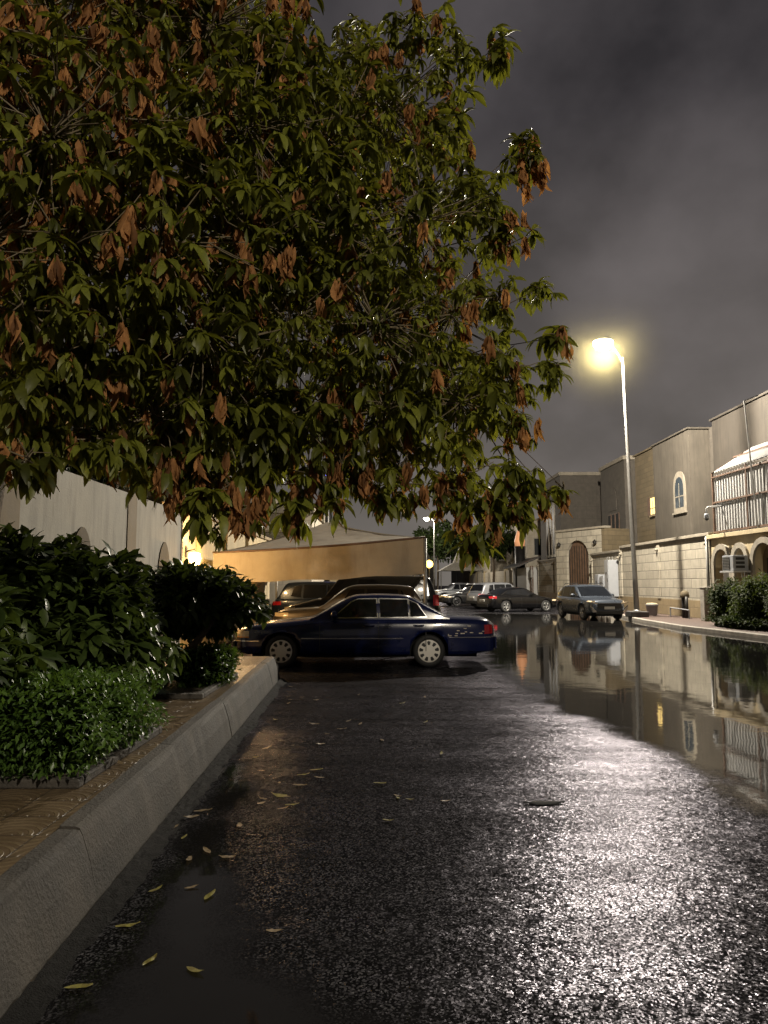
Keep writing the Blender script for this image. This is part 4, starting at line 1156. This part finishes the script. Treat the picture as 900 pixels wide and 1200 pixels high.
# small things along the right wall
q = V((SX-.55, 32.9, .13))
sv = thing('standpipe', 'yellow-topped standpipe on two dark legs in front of the stone wall', 'standpipe', q)
for s in (-.17,.17):
    b = MB(); b.tube([(0,s,0),(0,s,.95)], .08, 8); b.build('leg', M['dark_metal'], sv, smooth=True)
b = MB(); b.lathe([(.19,.92),(.2,1.0),(.17,1.15),(.08,1.22),(.01,1.23)], 14); b.build('cap', pm('yellow paint', (.085,.065,.035), .8), sv, smooth=True)
b = MB(); b.tube([(-.2,-.9,.0),(-.2,-.9,.38),(-.2,1.2,.42)], .03, 6); b.tube([(-.2,1.2,.42),(-.2,1.2,0)], .03, 6)
tag(b.build('pipe_rail', M['white_plastic']), 'low white pipe rail beside the standpipe', 'pipe').location = q
b = MB(); b.box(-.2,.2,-.2,.2,0,1.35); b.box(-.22,.22,-.22,.22,1.351,1.40)
cp = b.build('concrete_pillar', M['concrete'], bevel=.02); cp.location = (13.35, 30.2, .13); tag(cp, 'short grey concrete pillar at the near corner of the stone wall', 'pillar')
bk = thing('bucket', 'white plastic tub on the pavement behind the lamp post footing', 'bucket', (12.9, 35.2, .13))
b = MB(); b.lathe([(.22,0),(.28,.5),(.30,.5),(.30,.54),(.26,.54)], 16); b.build('tub', M['white_plastic'], bk, smooth=True)
b = MB(); b.lathe([(.30,.541),(.22,.60),(.001,.62)], 16); b.build('lid', M['cream'], bk, smooth=True)

# ------------------------------------------------------------------ vegetation
LT = leaf_template(4, 1., .31, .9, .35); LT2 = leaf_template(2, 1., .5, .4, .3); LTB = leaf_template(3, 1., .44, .6, .25); DT = leaf_template(4, 1., .22, .8, .9, .7)
def bush(name, label, cat, c, rad, n, lmat, leaf=.10, tmpl=LT2, core=.8, seed=1, stems=None, group=None, boxy=0., lumps=.25, whorl=0):
    """rounded or boxy leafy plant: leaves spread through the outer shell"""
    r = random.Random(seed)
    root = thing(name, label, cat, (c[0], c[1], c[2]-rad[2]), 0, group)
    cz = rad[2]
    def surf(d):
        if boxy:
            m_ = max(abs(d.x), abs(d.y), abs(d.z)); k = (1-boxy)+boxy/m_
        else: k = 1
        k *= 1+lumps*mnoise.noise(d*2.2+V((seed*3.1,0,0)))
        return k
    mats, ti = [], []
    while len(mats) < n:
        d = rdir(r); k = surf(d)*(r.uniform(.72,1.04) if r.random() < .8 else r.uniform(.4,.8))
        p = V((d.x*rad[0]*k, d.y*rad[1]*k, cz+d.z*rad[2]*k))
        if p.z < .02: continue
        for q in range(max(1, whorl)):
            dd = (V((d.x/rad[0], d.y/rad[1], d.z/rad[2])).normalized()*.5+rdir(r)*.9+V((0,0,.15 if not whorl else -.1)))
            mats.append(leafM(p, dd, r.uniform(-.6,.6), leaf*r.uniform(.6,1.25))); ti.append(min(1,max(0,r.gauss(.4,.28))))
    scatter('leaves', tmpl, mats, ti, lmat, root)
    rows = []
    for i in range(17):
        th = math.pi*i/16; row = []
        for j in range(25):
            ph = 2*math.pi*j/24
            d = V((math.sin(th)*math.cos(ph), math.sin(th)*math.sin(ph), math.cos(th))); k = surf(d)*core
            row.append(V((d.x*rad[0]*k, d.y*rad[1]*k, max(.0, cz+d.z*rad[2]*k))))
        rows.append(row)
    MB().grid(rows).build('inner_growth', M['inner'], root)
    if stems:
        for pts, rs in stems:
            MB().tube([V(p)-V((c[0],c[1],c[2]-rad[2])) for p in pts], rs, 8).build('stem', M['bark'], root, smooth=True)
    return root
# planters (stone-edged beds in the pavement)
def bed(label, x0, x1, y0, y1):
    t_ = thing('planter_bed', label, 'planter', (x0, y0, KZ))
    b = MB(); e = .09; h = .06
    b.box(0,x1-x0,0,e,0,h); b.box(0,x1-x0,y1-y0-e,y1-y0,0,h); b.box(x1-x0-e,x1-x0,e+.002,y1-y0-e-.002,0,h); b.box(0,e,e+.002,y1-y0-e-.002,0,h)
    b.build('edging', M['dark_edge'], t_, bevel=.012)
    b = MB(); b.box(e,x1-x0-e,e,y1-y0-e,0,.03); b.build('soil', M['soil'], t_)
a0 = G(92,925,KZ); 
bed('near stone-edged planting bed under the clipped hedge', -3.95, a0.x, a0.y, a0.y+1.75)
a1 = G(246,818,KZ)
bed('second planting bed under the leaning shrub, further along', -3.95, a1.x-.06, a1.y-.1, a1.y+1.9)
bush('clipped_hedge', 'low clipped bright green hedge in the near planting bed', 'hedge', (-2.74,5.5,KZ+.31), (.92,.88,.31), 21000, M['hedge'], .05, LT2, .80, 3, boxy=.65, lumps=.22)
bush('shrub', 'tall dark glossy shrub rising behind the low clipped hedge', 'shrub', (-3.30,6.9,1.25), (1.05,1.1,.86), 8000, M['shrub'], .19, LTB, .7, 4, lumps=.4, whorl=5,
     stems=[([(-3.2,6.8,KZ),(-3.1,6.8,.8),(-3.3,6.9,1.4)],[.05,.04,.03])])
bush('shrub', 'dark shrub spilling over the left edge of the picture by the wall', 'shrub', (-3.35,4.9,1.28), (.75,.9,.66), 4200, M['shrub'], .19, LTB, .7, 14, lumps=.4, whorl=5)
sx_, sy_ = a1.x-.55, a1.y+.35
tr0 = P(190,790,9.0); 
bush('leaning_shrub', 'dark rounded shrub on a leaning forked stem beside the lit villa wall', 'shrub', (-2.68,9.9,1.46), (.92,.9,.45), 6000, M['shrub'], .16, LTB, .70, 5, lumps=.6, whorl=5,
     stems=[([(-2.75,9.1,KZ),(-2.68,9.15,.62),(-2.45,9.3,.85),(-2.2,9.5,1.25)],[.075,.065,.055,.04]),([(-2.75,9.1,KZ),(-2.85,9.25,.8),(-2.95,9.5,1.3)],[.06,.05,.035])])
bush('clipped_hedge', 'rounded low hedge below the leaning shrub, near the kerb', 'hedge', (-2.30,9.5,KZ+.25), (.38,.66,.26), 4600, M['hedge'], .055, LT2, .86, 6, boxy=.35, lumps=.2)
bush('clipped_hedge', 'small shaded hedge left of the leaning stem', 'hedge', (-3.35,8.9,KZ+.26), (.5,.7,.28), 3600, M['shrub'], .06, LT2, .86, 7, boxy=.35, lumps=.2)
# tiny garden light
gl = thing('garden_light', 'tiny greenish garden light on the ground by the leaning stem', 'garden light', V((-2.72,8.72,KZ)))
b = MB(); b.tube([(0,0,0),(0,0,.12)], .012, 6); b.build('spike', M['dark_metal'], gl)
b = MB(); b.lathe([(.02,.12),(.03,.13),(.028,.16),(.004,.17)], 10); b.build('lens', emis('garden light glow', (.6,1,.75), 3), gl)
# right bushes
bush('bush', 'dark green bush left of the pair in front of the arches', 'bush', (12.75,26.9,.98), (.72,.8,.82), 4600, M['bushleaf'], .13, LT, .75, 8, lumps=.4)
bush('bush', 'lighter green bush right of the pair in front of the arches', 'bush', (13.0,25.2,1.05), (.9,.9,.9), 6000, leafmat('bush leaf', (.022,.034,.009), (.06,.085,.02), .3, .65, .15), .13, LT, .72, 9, lumps=.4)
bush('ground_cover', 'low dark ground cover along the bed under the right bushes', 'plant', (12.55,25.6,.35), (.75,2.0,.24), 5000, M['bushleaf'], .08, LT2, .85, 10, lumps=.3)
bush('bush', 'wide bush at the far right edge beyond the pair', 'bush', (13.0,23.0,1.0), (.9,1.0,.85), 4500, M['bushleaf'], .13, LT, .75, 11, lumps=.4)
# far trees
def far_tree(label, loc, h, rad, n, leaf, seed, mat='bushleaf'):
    r = random.Random(seed)
    root = thing('tree', label, 'tree', loc)
    MB().tube([(0,0,0),(.1,0,h*.4),(0,.1,h*.7)], [.18,.13,.07], 8).build('trunk', M['bark'], root, smooth=True)
    mats, ti = [], []
    bl = [(rdir(r)*rad*.6, rad*r.uniform(.4,.65)) for _ in range(9)]
    for c_, q in bl:
        for _ in range(n//9):
            d = rdir(r); p = c_+d*q*r.uniform(.5,1.05); p = V((p.x, p.y, h*.78+p.z*.8))
            mats.append(leafM(p, rdir(r)+V((0,0,-.3)), r.uniform(-1,1), leaf*r.uniform(.6,1.3))); ti.append(r.random())
    scatter('crown', LT2, mats, ti, M[mat], root)
    return root
far_tree('dark tree behind the white wall, upper left behind the canopy leaves', (-7.2,13.5,0), 5.5, 2.6, 5200, .3, 21)
far_tree('dark tree far down the street behind the white tent', (7.2,98,0), 10, 3.2, 2400, .6, 22)
far_tree('dark tree beside the shed roof far on the right', (12.6,84,0), 8.5, 2.4, 2000, .6, 23)
far_tree('dark tree beyond the villa on the far left', (-9.5,33,0), 9, 3.4, 3000, .45, 24)
# palm behind the white wall
pl = thing('palm', 'palm with drooping fronds peeping over the end of the white wall', 'palm', (-5.0,13.2,0))
MB().tube([(0,0,0),(.05,0,2.0),(0,0,3.7)], [.14,.12,.11], 10).build('trunk', M['bark'], pl, smooth=True)
r = random.Random(31); mats = []; ti = []; st = MB()
for k in range(13):
    a = 2*math.pi*k/13+r.uniform(-.2,.2); el = r.uniform(.2,1.0); Lf = r.uniform(1.0,1.5)
    pts = []
    for i in range(9):
        u = i/8; pts.append(V((math.cos(a)*Lf*u*math.cos(el*(1-u)), math.sin(a)*Lf*u*math.cos(el*(1-u)), 3.7+Lf*(math.sin(el)*u-.75*u*u))))
    st.tube(pts, [.018-.0015*i for i in range(9)], 5)
    for i in range(26):
        u = .15+.85*i/26; j = min(7, int(u*8)); f_ = u*8-j; p = pts[j].lerp(pts[j+1], f_); tg = (pts[j+1]-pts[j]).normalized(); sd = tg.cross(V((0,0,1))).normalized()
        for s in (-1,1):
            mats.append(leafM(p, tg*.6+sd*s+V((0,0,-.35)), 0, .34*(1-.5*u))); ti.append(r.random())
st.build('frond_stem', M['twig'], pl); scatter('fronds', leaf_template(2,1,.10,.5,.3), mats, ti, M['shrub'], pl)

# ------------------------------------------------------------------ the big overhanging tree
TRK = V((-3.82, 6.7, KZ))
bt = thing('overhanging_tree', 'large tree overhead with drooping green leaves and many dead brown ones', 'tree', TRK)
# leaf masses: photo position, distance, radius (m)
masses = []
def mass(px, py, D, r_): masses.append((P(px, py, D), r_))
spec = [(-30,30,5.5,1.1),(60,40,5.5,1.0),(150,20,6.5,1.1),(250,30,6.5,1.0),(310,60,7,.62),(60,160,5.0,.9),(180,150,5.5,.9),(290,150,6,.9),(380,160,6.5,.8),(455,130,7,.75),(510,150,7.5,.55),
    (530,60,7,.30),(490,20,7,.33),(575,60,7,.20),(430,60,7.5,.42),(-20,280,5,.85),(80,290,5,.8),(190,280,5.5,.85),(300,280,6,.85),(400,270,6.3,.85),(490,260,6.5,.8),(555,240,7,.42),(595,270,7,.25),(617,190,7,.22),(617,165,7,.16),
    (30,400,4.8,.7),(130,400,5.2,.75),(240,390,5.6,.75),(340,380,6,.8),(440,380,6.2,.8),(530,370,6.5,.7),(585,350,7,.34),(632,338,6.5,.14),(590,430,6.8,.40),(645,435,6.8,.19),(655,395,6.8,.16),
    (20,500,4.8,.45),(90,480,5.2,.55),(180,490,5.6,.55),(270,490,6,.6),(360,480,6.2,.65),(450,480,6.4,.65),(540,470,6.6,.62),(615,490,6.8,.24),
    (30,570,4.6,.22),(110,545,5.2,.28),(195,540,5.6,.30),(255,560,5.8,.30),(320,545,6.2,.42),(400,545,6.4,.36),(470,550,6.6,.40),(540,555,6.8,.50),(600,555,6.8,.30),
    (238,590,5.6,.16),(280,590,5.8,.18),(345,590,6.2,.14),(520,572,6.6,.20),(560,602,6.8,.26),(598,592,6.8,.22),(555,628,6.8,.13),(640,575,6.8,.12),(660,572,6.8,.09),(252,615,5.7,.06),(462,578,6.5,.14),(395,590,6.3,.10)]
for s in spec:
    low_left = s[0] < 150 and s[1] > 380
    mass(s[0], s[1]-(34 if low_left else 0), s[2], s[3]*(.8 if low_left else 1))
    if s[3] > .4 and not low_left: mass(s[0]-10, s[1]-8, s[2]+1.0, s[3]*1.05)
rt = random.Random(11)
lm, lt_, dm, dt_ = [], [], [], []
tw = MB(); lim = MB()
# limbs: from the trunk fork up and out over the road
fork = TRK+V((.1,.1,2.6))
trk = MB(); trk.tube([(0,0,-.1),(.03,.02,.5),(.0,.05,1.4),(.1,.1,2.6),(.25,.5,3.6)], [.27,.20,.17,.16,.12], 12)
trk.build('trunk', M['bark'], bt, smooth=True)
hubs = [V((-2.8,7.6,6.2)),V((-1.4,8.2,6.0)),V((.3,8.2,5.2)),V((-2.6,7.3,4.2)),V((-1.2,7.9,4.3)),V((.6,8.0,4.2)),V((-3.0,7.3,7.6)),V((-.2,8.3,6.8))]
for h in hubs:
    m1 = fork.lerp(h, .5)+V((rt.uniform(-.2,.2), rt.uniform(-.2,.2), .35))
    lim.tube([p-TRK for p in (fork, fork.lerp(m1,.5)+V((0,0,.1)), m1, m1.lerp(h,.5)+V((.05,0,.08)), h)], [.09,.07,.055,.04,.025], 8)
for c, r_ in masses:
    h = min(hubs, key=lambda q: (q-c).length)
    m1 = h.lerp(c, .5)+rdir(rt)*.12+V((0,0,.1))
    lim.tube([p-TRK for p in (h, h.lerp(m1,.5)+rdir(rt)*.04, m1, c)], [q_*min(1, .3+r_) for q_ in (.022,.017,.012,.008)], 6)
    dens = rt.uniform(.38,1.05) if r_ > .4 else 1.; hue = rt.gauss(0,.13)
    pxc = 450+850*c.x/c.y; pyc = 683-850*(c.z-1.7)/c.y
    dp = .46 if (pxc < 260 and pyc < 330) else .40 if pxc > 575 and pyc < 320 else .30 if pyc > 480 else .12
    dp *= rt.uniform(.4,1.5)
    big = rt.uniform(.8,1.4)
    nw = max(3, int((135*r_**2.0+44*r_)*dens))
    for k in range(nw):
        d = rdir(rt); p = c+d*r_*rt.random()**.45*V((1,1,1)).length/1.732
        p.z += -.06*rt.random()
        dead = rt.random() < dp
        if k % 2 == 0:
            q1 = c.lerp(p,.5)+rdir(rt)*.08
            tw.tube([x-TRK for x in (c.lerp(p,.12), q1, p+V((0,0,.03)))], [.008,.006,.004], 4, cap=False)
        o_ = p-TRK
        base = rt.gauss(.42,.22)+hue
        if rt.random() < .05: base = 1.0
        out = (d*.35+V((0,-.1,0)))
        nl = rt.randint(6,9) if not dead else rt.randint(7,13)
        for q in range(nl):
            a = 2*math.pi*q/nl+rt.uniform(-.4,.4)
            if dead:
                dd = V((math.cos(a)*.22, math.sin(a)*.22, -1.0+rt.uniform(-.1,.2)))
                dm.append(leafM(o_+rdir(rt)*.03, dd, rt.uniform(-1.4,1.4), rt.uniform(.12,.23))); dt_.append(min(1,max(0,rt.gauss(.45,.3))))
            else:
                dd = V((math.cos(a), math.sin(a), rt.uniform(-1.1,.12)))+out
                lm.append(leafM(o_+rdir(rt)*.012, dd, rt.uniform(-.5,.5), rt.uniform(.085,.205)*big)); lt_.append(min(1,max(0,base+rt.gauss(0,.17))))
lim.build('limb', M['bark'], bt, smooth=True); tw.build('twigs', M['twig'], bt, smooth=True)
scatter('leaves', LT, lm, lt_, M['leaf'], bt); scatter('dead_leaves', DT, dm, dt_, M['dead'], bt)
print('tree leaves', len(lm), len(dm))

# ------------------------------------------------------------------ fallen leaves and litter on the road
def fallen_mesh(seed, mat):
    tv, tf = leaf_template(5, 1., .34, .35, .25, .25)
    r_ = random.Random(seed)
    me = bpy.data.meshes.new('fallen_leaf')
    v = [(x, y+.05*math.sin(x*4+seed), max(.02, abs(z)*.6+.06*r_.random())) for x, y, z in tv]
    me.from_pydata(v, [], [tuple(f) for f in tf])
    a = me.attributes.new('tint', 'FLOAT', 'FACE'); a.data.foreach_set('value', [r_.random() for _ in tf])
    me.materials.append(mat); return me
ym = [fallen_mesh(i, M['fallen']) for i in range(3)]; pmh = [fallen_mesh(10+i, M['fallen_pale']) for i in range(3)]
big = [(75,1161,.13,5,'bright yellow-green fallen leaf beside the kerb, nearest the camera'),(168,1134,.10,70,'yellow fallen leaf on the dark water, right of the nearest one'),(218,1137,.11,-25,'curled green-edged fallen leaf on the dark water'),
       (312,1092,.10,-15,'yellow-green fallen leaf at the edge of the dark water patch'),(240,1057,.12,75,'upright-curled yellow fallen leaf with a stalk'),(135,1089,.13,15,'thin pale fallen leaf on the water by the kerb'),
       (174,1048,.10,55,'brown curled fallen leaf near the kerb'),(216,1043,.09,20,'small narrow leaf beside the curled one'),(213,985,.08,80,'pale leaf standing near the kerb foot'),(334,945,.12,10,'yellow leaf lying over a dark wet mark'),
       (448,962,.10,-20,'grey-green leaf alone on the open asphalt'),(201,972,.08,60,'tiny pale leaf by the kerb foot'),(362,904,.14,5,'long yellowish leaf on the golden-lit asphalt')]
def leaf_obj(me, loc, s, a, label, group=None):
    o = bpy.data.objects.new('fallen_leaf', me); COL.objects.link(o)
    o.location = loc; o.scale = (s, s, s); o.rotation_euler = (0, 0, R(a))
    return tag(o, label, 'leaf', group or 'leaves fallen on the road')
for i, (px, py, s, a, lab) in enumerate(big):
    g_ = G(px, py); leaf_obj((ym+pmh[:1])[i % 4], (g_.x, g_.y, .008), s*.92, a, lab)
rl = random.Random(5)
for i in range(44):
    px = rl.uniform(300, 520); py = rl.uniform(800, 960)
    if i % 2: py = rl.uniform(815, 1010); px = 329-(py-795)/1.25+rl.uniform(18, 120)
    g_ = G(px, py); leaf_obj(pmh[i % 3] if i % 4 else ym[i % 3], (g_.x, g_.y, .008), rl.uniform(.07,.14), rl.uniform(0,360), 'small pale fallen leaf on the asphalt between the kerb and the navy car', 'small leaves scattered before the navy car')
for i in range(16):
    px = rl.uniform(170,255); g_ = G(px, 870+rl.uniform(-50,30), KZ)
    if g_.x > kx(g_.y)-.25: g_.x = kx(g_.y)-.3
    leaf_obj(pmh[i % 3], (g_.x, g_.y, KZ+.008), rl.uniform(.06,.12), rl.uniform(0,360), 'small brown fallen leaf on the paved walkway', 'leaves fallen on the walkway')
# dark flat scrap on the road + twig
b = MB(); rows = []
for i in range(15):
    u = i/14; w_ = .05*math.sin(math.pi*u)**1.1*(1+.8*mnoise.noise(V((u*9,1,0))))
    rows.append([(u*.33-.16,-w_,.004),(u*.33-.16,-w_*.3,.013),(u*.33-.16,w_*.5,.011),(u*.33-.16,w_,.004)])
b.grid(rows); so = b.build('rubber_scrap', M['underbody'], smooth=True); so.location = G(637,942)+V((0,0,.004)); so.rotation_euler = (0,0,R(4)); tag(so, 'flat black scrap lying alone on the open asphalt', 'scrap')
b = MB(); b.tube([(-.25,.05,.012),(-.1,0,.014),(.05,.03,.010),(.16,-.02,.008)], .0035, 5); b.tube([(0,.01,.015),(.08,.1,.012)], .005, 5)
so = b.build('fallen_twig', M['underbody']); so.location = G(580,862); tag(so, 'forked fallen twig on the asphalt behind the navy car', 'twig')

# ------------------------------------------------------------------ render settings
scene.render.engine = 'CYCLES'
scene.cycles.use_denoising = True
try: scene.cycles.denoiser = 'OPENIMAGEDENOISE'
except Exception: pass
scene.cycles.max_bounces = 6; scene.cycles.transparent_max_bounces = 8
scene.cycles.caustics_reflective = False; scene.cycles.caustics_refractive = False
scene.cycles.sample_clamp_indirect = 4; scene.cycles.sample_clamp_direct = 25
scene.view_settings.view_transform = 'Standard'; scene.view_settings.look = 'None'; scene.view_settings.exposure = 0
